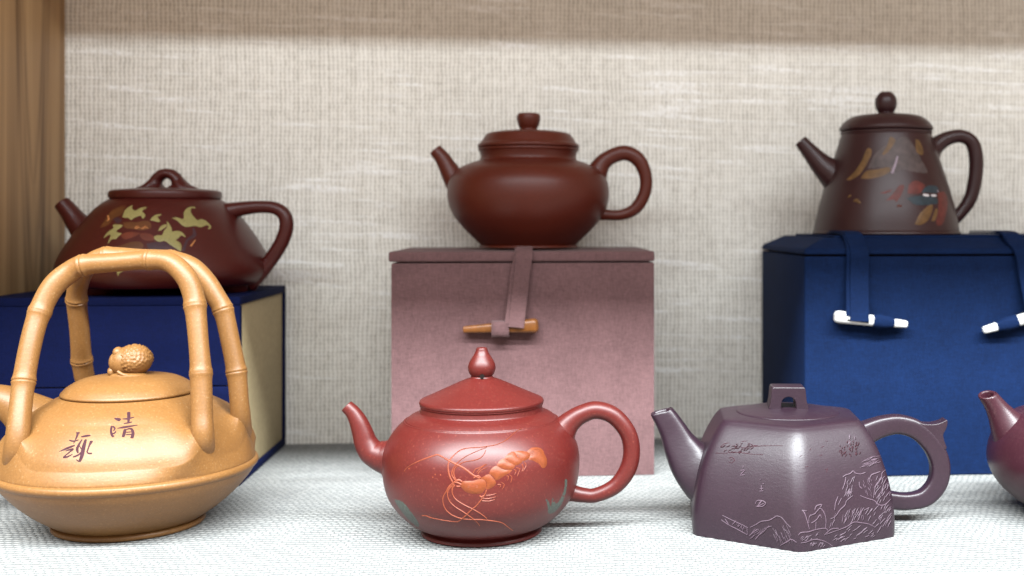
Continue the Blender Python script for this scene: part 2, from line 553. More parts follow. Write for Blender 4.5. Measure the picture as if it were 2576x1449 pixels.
# ------------------------------------------------------------------ teapots: common tools
class Pot:
    def __init__(s, name, label, crop, zc, xc, hb, rz=0.0):
        s.crop, s.zc, s.xc, s.hb = crop, zc, xc, hb
        s.s = zc / F_PX
        u0 = crop.d(xc, 0)[0]
        p = unproj(u0, PPY, zc)
        s.loc = Vector((p.x, p.y, hb))
        s.rz = -YAW + rz
        s.root = empty(name, s.loc, s.rz, label, 'teapot')
        s.mw = Matrix.Translation(s.loc) @ Matrix.Rotation(s.rz, 4, 'Z')
        s.inv = s.mw.inverted()

    def x(s, xz):
        return (xz - s.xc) * s.crop.k * s.s

    def r(s, rz):
        return rz * s.crop.k * s.s

    def h(s, yz):
        return CAM_H - (s.crop.oy + s.crop.k * yz - PPY) * s.s - s.hb

    def p(s, xz, yz, dy=0.0):
        return (s.x(xz), dy, s.h(yz))

    def world_local(s, u, v, zc):
        return s.inv @ unproj(u, v, zc)

    def lathe(s, name, runs, mat, parent=None, n=128, sub=7):
        """runs given as (radius px, y px) in crop pixels; y may be ('m', metres)"""
        rr = [[(s.r(a), b[1] if isinstance(b, tuple) else s.h(b)) for a, b in run] for run in runs]
        v, f = lathe_vf(rr, n, sub)
        return mesh_obj(name, v, f, mat, parent or s.root)

    def tube(s, name, ctrl, mat, parent=None, **kw):
        """ctrl: (x px, y px, radius px[, depth m])"""
        pts = [s.p(c[0], c[1], c[3] if len(c) > 3 else 0.0) for c in ctrl]
        v, f = tube_vf(pts, [s.r(c[2]) for c in ctrl], **kw)
        return mesh_obj(name, v, f, mat, parent or s.root)

    def bvh(s, o):
        me = o.data
        s._bvh = BVHTree.FromPolygons([s.mw @ v.co for v in me.vertices], [tuple(p.vertices) for p in me.polygons])

    def hit(s, u, v):
        d = unproj(u, v, 1.0) - CAM
        loc, nrm, _, _ = s._bvh.ray_cast(CAM, d.normalized())
        if loc is None:
            return None, None
        if nrm.dot(d) > 0:
            nrm = -nrm
        return loc, nrm

    def ribbon(s, name, crop, pts, widths, mat, parent=None, lift=0.00018, step=2.5, join=None, edge=-0.5):
        """a thin raised stroke that follows the surface of the pot"""
        uv = [crop.d(*p) for p in pts]
        if not isinstance(widths, (list, tuple)):
            widths = [widths] * len(pts)
        if len(widths) != len(pts):
            k = len(widths)
            widths = [widths[min(k - 1, int(i * (k - 1) / max(1, len(pts) - 1) + 0.5))] for i in range(len(pts))]
        L = sum(math.dist(uv[i], uv[i + 1]) for i in range(len(uv) - 1))
        sub = max(2, int(L / (len(uv) - 1) / step))
        path = catmull([(a, b, w) for (a, b), w in zip(uv, widths)], sub)
        secs = []
        for a, b, w in path:
            P, N = s.hit(a, b)
            if P is None:
                continue
            px = (P - CAM).dot(FWD) / F_PX
            secs.append((P, N, max(w * crop.k, 0.4) * px * 0.5))
        if len(secs) < 2:
            return None
        verts, faces = ([], []) if join is None else join
        base = len(verts)
        for i, (P, N, w) in enumerate(secs):
            t = (secs[min(i + 1, len(secs) - 1)][0] - secs[max(i - 1, 0)][0]).normalized()
            b = N.cross(t).normalized()
            e = 0.25 if i in (0, len(secs) - 1) else 1.0
            w *= e
            for q, hh in ((-1, edge), (-0.75, max(edge, 0.45)), (0, 1), (0.75, max(edge, 0.45)), (1, edge)):
                verts.append(s.inv @ (P + b * (q * w) + N * (lift * hh)))
        for i in range(len(secs) - 1):
            for k in range(4):
                a = base + i * 5 + k
                faces.append((a, a + 1, a + 6, a + 5))
        if join is None:
            return mesh_obj(name, verts, faces, mat, parent or s.root, angle=70)

    def patch(s, name, crop, poly, mat, parent=None, lift=0.0003, soft=0.0012, step=5.0, smooth_edge=2):
        """a filled inlay or relief that follows the surface of the pot"""
        uv = [Vector(crop.d(*p)) for p in poly]
        if smooth_edge:
            c = catmull([tuple(q) for q in uv + [uv[0]]], smooth_edge + 1)[:-1]
            uv = [Vector(q) for q in c]
        n = len(uv)
        x0, x1 = min(q.x for q in uv), max(q.x for q in uv)
        y0, y1 = min(q.y for q in uv), max(q.y for q in uv)

        def inside(p):
            c = False
            j = n - 1
            for i in range(n):
                a, b = uv[i], uv[j]
                if (a.y > p[1]) != (b.y > p[1]) and p[0] < (b.x - a.x) * (p[1] - a.y) / (b.y - a.y) + a.x:
                    c = not c
                j = i
            return c

        def edge(p):
            best = 1e9
            q = Vector(p)
            for i in range(n):
                a, b = uv[i], uv[(i + 1) % n]
                ab = b - a
                t = max(0, min(1, (q - a).dot(ab) / max(ab.length_squared, 1e-9)))
                best = min(best, (a + ab * t - q).length)
            return best
        pts = list(uv)
        step = max(step, math.sqrt(max((x1 - x0) * (y1 - y0), 1) / 600))
        yy = y0 + step / 2
        while yy < y1:
            xx = x0 + step / 2
            while xx < x1:
                if inside((xx, yy)) and edge((xx, yy)) > step * 0.45:
                    pts.append(Vector((xx, yy)))
                xx += step
            yy += step
        rv, re, rf, *_ = delaunay_2d_cdt(pts, [], [list(range(n))], 1, 1e-4)
        verts, ok = [], []
        for q in rv:
            P, N = s.hit(q.x, q.y)
            if P is None:
                verts.append(Vector((0, 0, 0)))
                ok.append(False)
                continue
            px = (P - CAM).dot(FWD) / F_PX
            d = edge((q.x, q.y)) * px
            hgt = lift * (math.sqrt(min(1.0, d / soft)) if soft > 0 else 1.0)
            if d < 1e-6:
                hgt = 0.00002
            verts.append(s.inv @ (P + N * hgt))
            ok.append(True)
        faces = [tuple(q) for q in rf if all(ok[i] for i in q)]
        if not faces:
            return None
        return mesh_obj(name, verts, faces, mat, parent or s.root, angle=80)

    def dot(s, name, crop, x, y, r, mat, parent=None, lift=0.0002, n=10):
        return s.patch(name, crop, [(x + r * math.cos(2 * math.pi * i / n), y + r * math.sin(2 * math.pi * i / n)) for i in range(n)],
                       mat, parent, lift, 0.0, 3.0, 0)


Z0 = Crop(0, 950, 1.07)
Z1 = Crop(1300, 1350, 1.6104)
Z2 = Crop(2550, 1480, 1.66624)
Z3 = Crop(0, 600, 2.0608)
Z4 = Crop(1500, 400, 1.4488)
Z5 = Crop(2950, 330, 1.35428)

# ------------------------------------------------------------------ presentation boxes
# blue slip case on the left
BX0, BX1, BY0, BY1, BH = SIDE_X + 0.002, -0.1784, 0.7165, 0.8455, 0.1147
case = empty('slip_case', ((BX0 + BX1) / 2, (BY0 + BY1) / 2, 0.0),
             0, 'royal blue cloth slip case with cream side panel under the leaf teapot', 'box')
cx, cy = (BX0 + BX1) / 2, (BY0 + BY1) / 2
hx, hy, tb = (BX1 - BX0) / 2, (BY1 - BY0) / 2, 0.0050
box('top_board', -hx, hx, -hy, hy, BH - tb, BH, M['blue'], case, 0.0007)
box('bottom_board', -hx, hx, -hy, hy, 0.0, tb, M['blue'], case, 0.0007)
box('front_board', -hx, hx, -hy, -hy + tb, tb + 0.0001, 0.0604, M['blue'], case, 0.0005)
box('front_board', -hx, hx, -hy, -hy + tb, 0.0612, BH - tb - 0.0001, M['blue'], case, 0.0005)
box('back_board', -hx, hx, hy - tb, hy, tb + 0.0001, BH - tb - 0.0001, M['blue'], case, 0.0005)
box('side_panel', -hx + 0.001, hx - 0.0016, -hy + tb + 0.0001, hy - tb - 0.0001, tb + 0.0001, BH - tb - 0.0001, M['cream'], case, 0.0004)


def strap(name, pts, w0, w1, th, mat, parent, nrm_hint):
    """flat woven band swept along pts (local), width along x from w0 to w1, thickness outward"""
    path = catmull(pts, 6)
    P = [Vector(p) for p in path]
    m = len(P)
    verts, faces = [], []
    for i in range(m):
        t = (P[min(i + 1, m - 1)] - P[max(i - 1, 0)]).normalized()
        side = Vector((1, 0, 0))
        side = (side - t * side.dot(t)).normalized()
        nn = side.cross(t).normalized()
        if nn.dot(Vector(nrm_hint)) < 0:
            nn = -nn
        w = (w0 + (w1 - w0) * i / (m - 1)) / 2
        for q, o in ((-1, 0.15), (-0.94, 1), (0.94, 1), (1, 0.15), (0.94, 0), (-0.94, 0)):
            verts.append(P[i] + side * (w * q) + nn * (th * o))
    for i in range(m - 1):
        for k in range(6):
            a, b = i * 6 + k, i * 6 + (k + 1) % 6
            faces.append((a, b, b + 6, a + 6))
    faces += [tuple(range(6)), tuple((m - 1) * 6 + k for k in range(5, -1, -1))]
    return mesh_obj(name, verts, faces, mat, parent, angle=30)


def on_front(u, v, Y):
    """point of the plane y = Y seen at pixel (u, v)"""
    d = unproj(u, v, 1.0) - CAM
    return CAM + d * (Y / d.y)


# mauve box in the middle
MY = 0.726
a = on_front(984, 900, MY)
b = on_front(1646, 900, MY)
MX0, MX1, MH = a.x, b.x, 0.1416
mbox = empty('gift_box', ((MX0 + MX1) / 2, 0.785, 0), 0, 'dusty mauve cloth box with wooden peg clasp under the round brown teapot', 'box')
mc = mbox.location.copy()
lid_z = on_front(1300, 658, MY).z
box('box_body', MX0 - mc.x, MX1 - mc.x, MY - mc.y, 0.844 - mc.y, 0.0, lid_z - 0.0009, M['mauve'], mbox, 0.0007)
box('box_lid', MX0 - mc.x - 0.0016, MX1 - mc.x + 0.0002, MY - mc.y - 0.0008, 0.845 - mc.y, lid_z, MH, M['mauve'], mbox, 0.0012, 3)


def loc_on(u, v, Y, c, off=0.0):
    q = on_front(u, v, Y) - c
    return Vector((q.x, q.y - off, q.z))


def z4(x, y, off=0.0):
    u, v = Z4.d(x, y)
    return loc_on(u, v, MY, mc, off)


zt = z4(865, 900)
for nm, dx, off in (('strap', -0.0022, 0.0009), ('strap', 0.0, 0.0020)):
    top = [(zt.x + dx * 0.5, 0.02, MH + off), (zt.x + dx * 0.5, MY - mc.y + 0.010, MH + off),
           (zt.x + dx * 0.5, MY - mc.y + 0.002, MH - 0.0004 + off),
           (zt.x + dx * 0.5, MY - mc.y - 0.0012 - off, MH - 0.003)]
    q1, q2, q3 = z4(852, 1000), z4(836, 1150), z4(819, 1311 if dx == 0 else 1290)
    rest = [(q1.x + dx, q1.y - off - 0.0012, q1.z), (q2.x + dx, q2.y - off - 0.0022, q2.z), (q3.x + dx, q3.y - off - 0.0075, q3.z)]
    strap(nm, top + rest, z4(915, 900).x - z4(815, 900).x, z4(866, 1300).x - z4(774, 1300).x, 0.0007, M['mauve'], mbox, (0, -1, 0.2))
pa, pb = z4(514, 1327), z4(926, 1303)
peg_pts = [pa + (pb - pa) * t for t in (0, 0.35, 0.7, 1.0)]
pk = Z4.k * (MY / math.cos(YAW)) / F_PX
v, f = tube_vf([(q.x, q.y - 0.0046, q.z) for q in peg_pts], [18 * pk, 26 * pk, 34 * pk, 41 * pk], n=24, expo=3.2)
peg = mesh_obj('peg', v, f, M['peg'], mbox)
bevel_obj(peg, 0.0004)
hq = z4(877, 1303)
v, f = tube_vf([(hq.x, hq.y - 0.0046 - 41 * pk, hq.z), (hq.x, hq.y - 0.0046 - 34 * pk, hq.z)], [9 * pk, 9 * pk], n=12, sub=2)
mesh_obj('peg_hole', v, f, M['hole'], peg)
la, lb = z4(678, 1318), z4(778, 1318)
lv, lf = [], []
for i in range(17):
    ang = math.pi * (i / 16) * 1.9 - 0.45 * math.pi - math.pi / 2 - math.pi * 0.5
    for q, (e, xx) in enumerate(((1.0, la.x), (1.0, lb.x))):
        lv.append((xx, la.y - 0.0046 + 38 * pk * math.copysign(abs(math.cos(ang)) ** 0.55, math.cos(ang)), la.z - 4 * pk + 41 * pk * math.copysign(abs(math.sin(ang)) ** 0.55, math.sin(ang))))
for i in range(16):
    lf.append((i * 2, i * 2 + 1, i * 2 + 3, i * 2 + 2))
lo = mesh_obj('peg_loop', lv, lf, M['mauve'], mbox)
sm = lo.modifiers.new('thick', 'SOLIDIFY')
sm.thickness = 0.0007
sm.offset = 1

# navy box on the right
NY = 0.7085
NX0 = on_front(2024, 900, NY).x
NX1 = NX0 + 0.235
NH, NLID = 0.1515, on_front(2200, 640, NY).z
nbox = empty('gift_box', ((NX0 + NX1) / 2, 0.777, 0), 0, 'navy blue cloth box with white toggle clasps under the tall teapot', 'box')
nc = nbox.location.copy()
x0, x1, y0, y1 = NX0 - nc.x, NX1 - nc.x, NY - nc.y, 0.845 - nc.y
box('box_body', x0, x1, y0, y1, 0.0, NLID - 0.0012, M['navy'], nbox, 0.0012, 3)
box('lid_gap_shade', x0 + 0.004, x1 - 0.004, y0 + 0.004, y1 - 0.004, NLID - 0.0030, NLID + 0.002, M['hole'], nbox, 0)  # dark filler, the shade of the gap under the lid put into its colour
ch, cw = NH - 0.0014 - NLID, 0.016
lv = [(x0 - .0006, y0 - .0006, NLID), (x1 + .0006, y0 - .0006, NLID), (x1 + .0006, y1, NLID), (x0 - .0006, y1, NLID),
      (x0 + .0005, y0 + .0006, NLID + .0035), (x1 - .0005, y0 + .0006, NLID + .0035), (x1 - .0005, y1, NLID + .0035), (x0 + .0005, y1, NLID + .0035),
      (x0 + cw, y0 + cw, NLID + ch), (x1 - cw, y0 + cw, NLID + ch), (x1 - cw, y1 - 0.004, NLID + ch), (x0 + cw, y1 - 0.004, NLID + ch)]
lf = [(3, 2, 1, 0), (8, 9, 10, 11)]
for q in (0, 4):
    for i in range(4):
        k = (i + 1) % 4
        lf.append((q + i, q + k, q + 4 + k, q + 4 + i))
nl = mesh_obj('box_lid', lv, lf, M['navy'], nbox, angle=20)
bevel_obj(nl, 0.0012, 3, 8)
box('lid_panel', x0 + cw + 0.0075, x1 - cw - 0.004, y0 + cw + 0.001, y1 - 0.008, NLID + ch - 0.0005, NH, M['navy'], nbox, 0.0006)


def z5(x, y, off=0.0):
    u, v = Z5.d(x, y)
    return loc_on(u, v, NY, nc, off)


def toggle(xa, ya, xb, yb, flip):
    pa_, pb_ = z5(xa, ya), z5(xb, yb)
    pk_ = Z5.k * 0.72 / F_PX
    d = pb_ - pa_
    off = 0.0052

    def seg(name, t0, t1, r0, r1, mat, parent, mid=None):
        ts = [t0, (t0 + t1) / 2, t1]
        rs = [r0, mid or (r0 + r1) / 2, r1]
        pts = [pa_ + d * t for t in ts]
        v_, f_ = tube_vf([(q.x, q.y - off, q.z) for q in pts], [r * pk_ for r in rs], n=24, sub=6, expo=2.6)
        return mesh_obj(name, v_, f_, mat, parent)
    t = seg('toggle', 0.06, 0.985, 33, 19, M['bone'], nbox, 29)
    # rounded head
    v_, f_ = tube_vf([(pa_.x + d.x * tt, pa_.y - off, pa_.z + d.z * tt) for tt in (0.0, 0.025, 0.075)], [20 * pk_, 30 * pk_, 33 * pk_], n=24, sub=4, expo=2.6)
    mesh_obj('toggle_head', v_, f_, M['bone'], t)
    seg('toggle_wrap', 0.525, 0.80, 35, 27, M['navy'], t, 37)
    # slot the strap passes through
    s0, s1 = pa_ + d * 0.15, pa_ + d * 0.45
    v_, f_ = tube_vf([(s0.x, s0.y - off - 24 * pk_, s0.z - 9 * pk_), (s1.x, s1.y - off - 22 * pk_, s1.z - 9 * pk_)], [9 * pk_, 9 * pk_], n=12, sub=2)
    mesh_obj('toggle_slot', v_, f_, M['hole'], t)


toggle(514, 1263, 902, 1306, False)
toggle(1690, 1232, 1316, 1338, True)
for (xt, xm, xb, yb, dx) in ((655, 650, 637, 1287, 0.0), (1520, 1560, 1583, 1270, 0.0)):
    w = (z5(706, 1000).x - z5(608, 1000).x)
    for off, ddx in ((0.0008, -0.0022 if xt < 1000 else 0.0), (0.0019, 0.0)):
        q0, q1, q2, q3 = z5(xt, 880), z5((xt + xm) / 2, 960), z5(xm, 1050), z5(xb, yb if off > 0.001 else yb - 25)
        pts = [(q0.x + ddx * 0.6, 0.0, NH + off), (q0.x + ddx * 0.6, y0 + cw + 0.003, NH + off * 1.0),
               (q0.x + ddx * 0.6, y0 + 0.006, NLID + ch - 0.0035 + off), (q1.x + ddx, y0 - 0.0016 - off, q1.z + 0.004),
               (q2.x + ddx, y0 - 0.002 - off, q2.z), (q3.x + ddx, y0 - 0.0080 - off, q3.z)]
        strap('strap', pts, w, w * 1.05, 0.0007, M['navy'], nbox, (0, -1, 0.3))

# ------------------------------------------------------------------ ochre teapot with bamboo handle
P = Pot('teapot', 'yellow ochre clay teapot with overhead bamboo-shaped handle and carved characters', Z0, 0.612, 555, 0.0)
FEET = (-148, -42, 32, 138)
body = P.lathe('body', [[(0, ('m', 0.0)), (292, ('m', 0.0))], [(292, ('m', 0.0)), (302, ('m', 0.0006)), (306, 1212), (303, 1203), (293, 1197)],
                        [(293, 1197), (308, 1189), (378, 1141), (440, 1086), (489, 1030), (511, 994)],
                        [(511, 994), (520, 986), (525, 974), (521, 962), (511, 956)],
                        [(511, 956), (510, 930), (502, 895), (482, 848), (432, 780), (368, 722), (308, 686), (273, 668)], [(273, 668), (240, 668)]],
               M['ochre'], n=288, sub=14)
# the upper wall swells into low ridges where the four handle legs grow out of it
zr0, zr1, zr2 = P.h(950), P.h(900), P.h(740)
for vtx in body.data.vertices:
    z_ = vtx.co.z
    if zr0 < z_ < P.h(690):
        amp = min(1.0, (z_ - zr0) / (zr1 - zr0)) * max(0.0, min(1.0, (P.h(690) - z_) / (P.h(690) - zr2)))
        th_ = math.degrees(math.atan2(vtx.co.y, vtx.co.x))
        g = 0.0
        for fa in FEET:
            d_ = (th_ - fa + 180) % 360 - 180
            g += math.exp(-(d_ / 11.0) ** 2)
        sc_ = 1 + amp * (0.075 * g - 0.03)
        vtx.co.x *= sc_
        vtx.co.y *= sc_
P.bvh(body)
lid = P.lathe('lid', [[(240, 672), (262, 668)], [(262, 668), (268, 664), (270, 657), (262, 646), (240, 626), (195, 602), (140, 590), (60, 584), (0.5, 583)]], M['ochre'])
# knob: a small warty creature curled into a ball
K = Crop(400, 1350, 5.797)


def kp(x, y, dy=0.0):
    u, v = K.d(x, y)
    q = P.world_local(u, v, P.zc)
    return Vector((q.x, q.y + dy, q.z))


kr = K.k * P.s
kc = kp(800, 545)
bm = bmesh.new()
bmesh.ops.create_icosphere(bm, subdivisions=5, radius=1.0)
kd = KDTree(300)
for i in range(300):
    zz = 1 - 2 * (i + 0.5) / 300
    a_ = i * 2.399963 + random.uniform(-0.06, 0.06)
    rr = math.sqrt(1 - zz * zz)
    kd.insert(Vector((rr * math.cos(a_), zz, rr * math.sin(a_))), i)
kd.balance()
for vtx in bm.verts:
    n_ = vtx.co.normalized()
    _, _, dd = kd.find(n_)
    sm_ = max(0.0, min(1.0, (n_.x + 0.72) / 0.25))            # smooth face towards the left
    lo_ = max(0.0, min(1.0, (n_.z - 0.65 * abs(n_.x) + 0.75) / 0.2))
    bmp = 0.085 * max(0.0, 1 - (dd / 0.105) ** 2) * sm_ * lo_
    low = 1.0 - 0.10 * max(0, -n_.z)
    vtx.co = n_ * (1 + bmp) * low
    vtx.co = Vector((vtx.co.x * 400 * kr, vtx.co.y * 380 * kr, vtx.co.z * 372 * kr)) + kc


def blob(bm_, c, rx, ry, rz_):
    g = bmesh.ops.create_icosphere(bm_, subdivisions=3, radius=1.0)
    for q in g['verts']:
        q.co = Vector((q.co.x * rx, q.co.y * ry, q.co.z * rz_)) + c


blob(bm, kp(590, 560, -0.0006), 330 * kr, 345 * kr, 345 * kr)
blob(bm, kp(420, 560, -0.0022), 150 * kr, 220 * kr, 240 * kr)
blob(bm, kp(480, 330, -0.0030), 115 * kr, 150 * kr, 130 * kr)
blob(bm, kp(350, 770, -0.0025), 105 * kr, 180 * kr, 130 * kr)
blob(bm, kp(690, 880, -0.0020), 440 * kr, 320 * kr, 110 * kr)
me = bpy.data.meshes.new('knob')
bm.to_mesh(me)
bm.free()
me.polygons.foreach_set('use_smooth', [True] * len(me.polygons))
me.materials.append(M['ochre'])
knob = bpy.data.objects.new('knob', me)
COL.objects.link(knob)
knob.parent = lid
v, f = tube_vf([tuple(kp(560, 745, -0.0078)), tuple(kp(680, 815, -0.0080)), tuple(kp(790, 835, -0.0076))], [38 * kr, 40 * kr, 26 * kr], n=16)
mesh_obj('knob_limb', v, f, M['ochre'], lid)
v, f = tube_vf([tuple(kp(872, 822, -0.0074)), tuple(kp(872, 822, -0.0040))], [56 * kr, 50 * kr], n=16, sub=2)
mesh_obj('vent_hole', v, f, M['hole'], lid)
# spout, mostly outside the picture on the left
P.tube('spout', [(190, 800, 130, -0.004), (130, 745, 95, -0.005), (60, 700, 72, -0.006), (-20, 672, 62, -0.007), (-90, 600, 54, -0.008), (-130, 520, 46, -0.008)],
       M['ochre'], mouth=True)


def bamboo(name, pts, node_at, parent):
    """pts: (x px, y px, radius px, camera depth); node_at: list of (x px, y px)"""
    path = catmull([P.world_local(*Z0.d(x, y), zc)[:] + (P.r(r),) for x, y, r, zc in pts], 16)
    uvs = []
    for q in path:
        w = P.mw @ Vector(q[:3]) - CAM
        dz = w.dot(FWD)
        uvs.append((PPX + w.dot(RGT) / dz * F_PX, PPY - w.z / dz * F_PX))
    # arc length
    s_ = [0.0]
    for i in range(1, len(path)):
        s_.append(s_[-1] + (Vector(path[i][:3]) - Vector(path[i - 1][:3])).length)
    nodes = []
    for nx, ny in node_at:
        nu, nv = Z0.d(nx, ny)
        i = min(range(len(uvs)), key=lambda k: (uvs[k][0] - nu) ** 2 + (uvs[k][1] - nv) ** 2)
        nodes.append(s_[i])
    ptsd, rad = [], []
    N = 420
    j = 0
    for i in range(N + 1):
        t = s_[-1] * i / N
        while j < len(s_) - 2 and s_[j + 1] < t:
            j += 1
        w = (t - s_[j]) / max(s_[j + 1] - s_[j], 1e-9)
        q = [a0 + (b0 - a0) * w for a0, b0 in zip(path[j], path[j + 1])]
        r0 = q[3]
        for ns in nodes:
            d = t - ns
            r0 += q[3] * (0.20 * math.exp(-(abs(d) / 0.0016) ** 1.1) - 0.16 * math.exp(-(d / 0.00035) ** 2))
        ptsd.append(q[:3])
        rad.append(r0)
    v_, f_ = tube_vf(ptsd, rad, n=36, sub=1)
    return mesh_obj(name, v_, f_, M['ochre'], parent, angle=60)


def zc_at(x, y, dflt):
    h_, _ = P.hit(*Z0.d(x, y))
    return (h_ - CAM).dot(FWD) if h_ is not None else dflt


zl, zr, zrr = zc_at(66, 940, 0.575), zc_at(868, 905, 0.56), zc_at(1030, 830, 0.62)
# the clay is drawn up around the foot of each leg
for (fx, fy, fz), (gx, gy, gz), hm in (((66, 945, zl), (86, 760, zl + .004), .013), ((866, 905, zr), (864, 740, zr + .005), .013), ((1030, 830, zrr), (1022, 690, zrr - .001), .012)):
    A = P.world_local(*Z0.d(fx, fy), fz)
    Bq = P.world_local(*Z0.d(gx, gy), gz)
    L = (Bq - A).normalized()
    for vtx in body.data.vertices:
        w = vtx.co - A
        along = w.dot(L)
        if abs(along) > 0.03:
            continue
        d_ = (w - L * along).length
        D = 0.0175
        if d_ < D and along < 0.012:
            t_ = 1 - d_ / D
            keep = max(0.0, min(1.0, (vtx.co.z - P.h(948)) / (P.h(890) - P.h(948))))
            vtx.co += L * (keep * hm * t_ * t_ * (1.0 if along < 0 else max(0.0, 1 - along / 0.012)))
ztf, ztr = 0.600, 0.622


def lerp(a_, b_, t):
    return a_ + (b_ - a_) * t


bamboo('handle', [(76, 985, 55, zl + .014), (68, 935, 48, zl + .005), (76, 850, 45, lerp(zl, ztf, .1)), (97, 650, 42, lerp(zl, ztf, .35)), (128, 470, 42, lerp(zl, ztf, .55)),
                  (170, 320, 43, lerp(zl, ztf, .75)), (228, 210, 46, lerp(zl, ztf, .9)), (300, 148, 46, ztf), (365, 118, 43, ztf), (500, 106, 40, ztf),
                  (640, 96, 40, ztf), (730, 108, 42, lerp(zr, ztf, .95)), (795, 168, 43, lerp(zr, ztf, .85)), (826, 240, 43, lerp(zr, ztf, .78)),
                  (838, 320, 42, lerp(zr, ztf, .68)), (850, 450, 40, lerp(zr, ztf, .5)), (860, 580, 42, lerp(zr, ztf, .34)), (864, 750, 43, lerp(zr, ztf, .16)),
                  (867, 840, 45, zr + .001), (868, 890, 47, zr + .004), (866, 930, 50, zr + .012)],
       [(170, 320), (98, 620), (358, 120), (642, 96), (836, 290), (859, 577)], P.root)
bamboo('handle', [(430, 800, 70, .664), (400, 720, 50, .662), (368, 620, 44, .656), (350, 525, 43, .652), (341, 400, 42, .645), (328, 265, 42, .637), (338, 190, 42, .631),
                  (372, 125, 42, ztr), (450, 84, 42, ztr), (600, 88, 40, ztr), (730, 95, 40, ztr), (815, 122, 41, ztr), (875, 178, 42, lerp(zrr, ztr, .85)),
                  (922, 250, 42, lerp(zrr, ztr, .7)), (956, 315, 41, lerp(zrr, ztr, .6)), (985, 440, 40, lerp(zrr, ztr, .4)), (1012, 575, 41, lerp(zrr, ztr, .2)),
                  (1024, 700, 40, zrr), (1030, 775, 43, zrr + .002), (1030, 830, 48, zrr + .008)],
       [(326, 265), (350, 525), (456, 84), (732, 96), (955, 312), (1012, 573)], P.root)
# carved characters
C1 = Crop(200, 1600, 4.83)
QING = [([(1240, 352), (1300, 368), (1362, 392)], [14, 50, 52]), ([(1192, 498), (1178, 600), (1198, 680), (1232, 712)], [30, 30, 34, 34]),
        ([(1205, 505), (1252, 545), (1228, 600)], [24, 26, 18]), ([(1200, 645), (1245, 640), (1278, 595)], [20, 28, 12]),
        ([(1520, 230), (1522, 340), (1512, 445)], [48, 44, 26]), ([(1398, 365), (1500, 362), (1632, 330)], [14, 34, 14]),
        ([(1420, 455), (1510, 442), (1586, 422)], [18, 26, 20]), ([(1296, 548), (1440, 525), (1695, 484)], [10, 42, 14]),
        ([(1452, 560), (1432, 650), (1410, 718)], [40, 46, 40]), ([(1468, 572), (1565, 556), (1604, 640), (1578, 742)], [20, 34, 44, 48]),
        ([(1470, 625), (1570, 615)], [20, 20]), ([(1465, 672), (1580, 664)], [20, 20])]
QU = [([(540, 620), (522, 700), (488, 772)], [40, 32, 22]), ([(500, 632), (578, 640)], [22, 26]), ([(370, 772), (450, 796), (556, 770)], [16, 28, 20]),
      ([(482, 802), (450, 842)], [16, 14]), ([(178, 996), (330, 934), (482, 875)], [10, 42, 26]), ([(300, 985), (436, 952), (350, 1030), (258, 1102)], [18, 36, 24, 24]),
      ([(256, 1104), (330, 1100), (442, 1046)], [34, 32, 14]), ([(622, 758), (530, 920), (542, 1025)], [20, 42, 26]), ([(598, 712), (690, 696), (786, 684)], [20, 40, 26]),
      ([(692, 758), (652, 900), (612, 1090), (568, 1198)], [34, 58, 56, 36]), ([(500, 1150), (560, 1190)], [12, 22]), ([(446, 1102), (560, 1052), (668, 920)], [28, 30, 14]),
      ([(606, 950), (562, 872)], [14, 14]), ([(806, 788), (752, 900), (714, 1012)], [52, 26, 26]), ([(714, 1014), (760, 1034), (812, 1030)], [20, 26, 30])]
for strokes in (QING, QU):
    acc = ([], [])
    for pts, w in strokes:
        P.ribbon('', C1, pts, [q * 1.45 for q in w], None, lift=0.00008, step=1.2, join=acc)
    mesh_obj('carved_character', acc[0], acc[1], M['ink'], body, angle=70)

# ------------------------------------------------------------------ red teapot with shrimp
P = Pot('teapot', 'red clay teapot with gourd knob and orange shrimp in relief', Z1, 0.5973, 1010, 0.0)
body = P.lathe('body', [[(0, ('m', 0.0)), (372, ('m', 0.0))], [(372, ('m', 0.0)), (384, ('m', 0.0007)), (387, 1238), (382, 1222), (368, 1212)], [(368, 1212), (362, 1205)],
                        [(362, 1205), (405, 1188), (462, 1155), (535, 1085), (592, 1000), (620, 905), (629, 800), (620, 715), (590, 640), (545, 575), (497, 528)],
                        [(497, 528), (492, 522), (484, 524)], [(484, 524), (478, 516), (450, 494), (415, 478), (396, 470)], [(396, 470), (392, 462), (388, 440), (388, 425), (300, 425)]],
               M['red'])
P.bvh(body)
lid = P.lathe('lid', [[(300, 430), (384, 430)], [(384, 430), (394, 424), (398, 412), (396, 402), (388, 394)], [(388, 394), (370, 386), (280, 346), (180, 300), (110, 270), (76, 258)],
                      [(76, 258), (60, 250)]], M['red'])
knob = P.lathe('knob', [[(76, 262), (72, 252), (66, 246)], [(66, 246), (76, 236), (86, 212), (88, 185), (80, 158), (64, 130), (50, 108), (40, 88), (35, 72), (31, 66)], [(31, 66), (20, 64), (0.5, 66)]],
               M['red'], lid, n=64)
P2 = P
v, f = tube_vf([(P.x(1022), -P.r(84), P.h(240)), (P.x(1022), -P.r(60), P.h(238))], [P.r(15), P.r(13)], n=16, sub=2)
mesh_obj('vent_hole', v, f, M['hole'], lid)
P.tube('spout', [(470, 800, 150), (412, 775, 120), (352, 760, 98), (300, 733, 84), (264, 680, 74), (242, 612, 66), (216, 545, 58), (182, 486, 48), (140, 443, 42)], M['red'], mouth=True, sub=10)
P.tube('handle', [(1500, 650, 120), (1540, 590, 88), (1585, 540, 70), (1655, 494, 60), (1750, 468, 57), (1860, 505, 56), (1948, 610, 55), (1975, 730, 55), (1950, 850, 55), (1868, 958, 50),
                  (1745, 1015, 46), (1660, 1014, 47), (1590, 1000, 56), (1545, 985, 80)], M['red'], sub=10)
C2 = Crop(1600, 1680, 3.083)
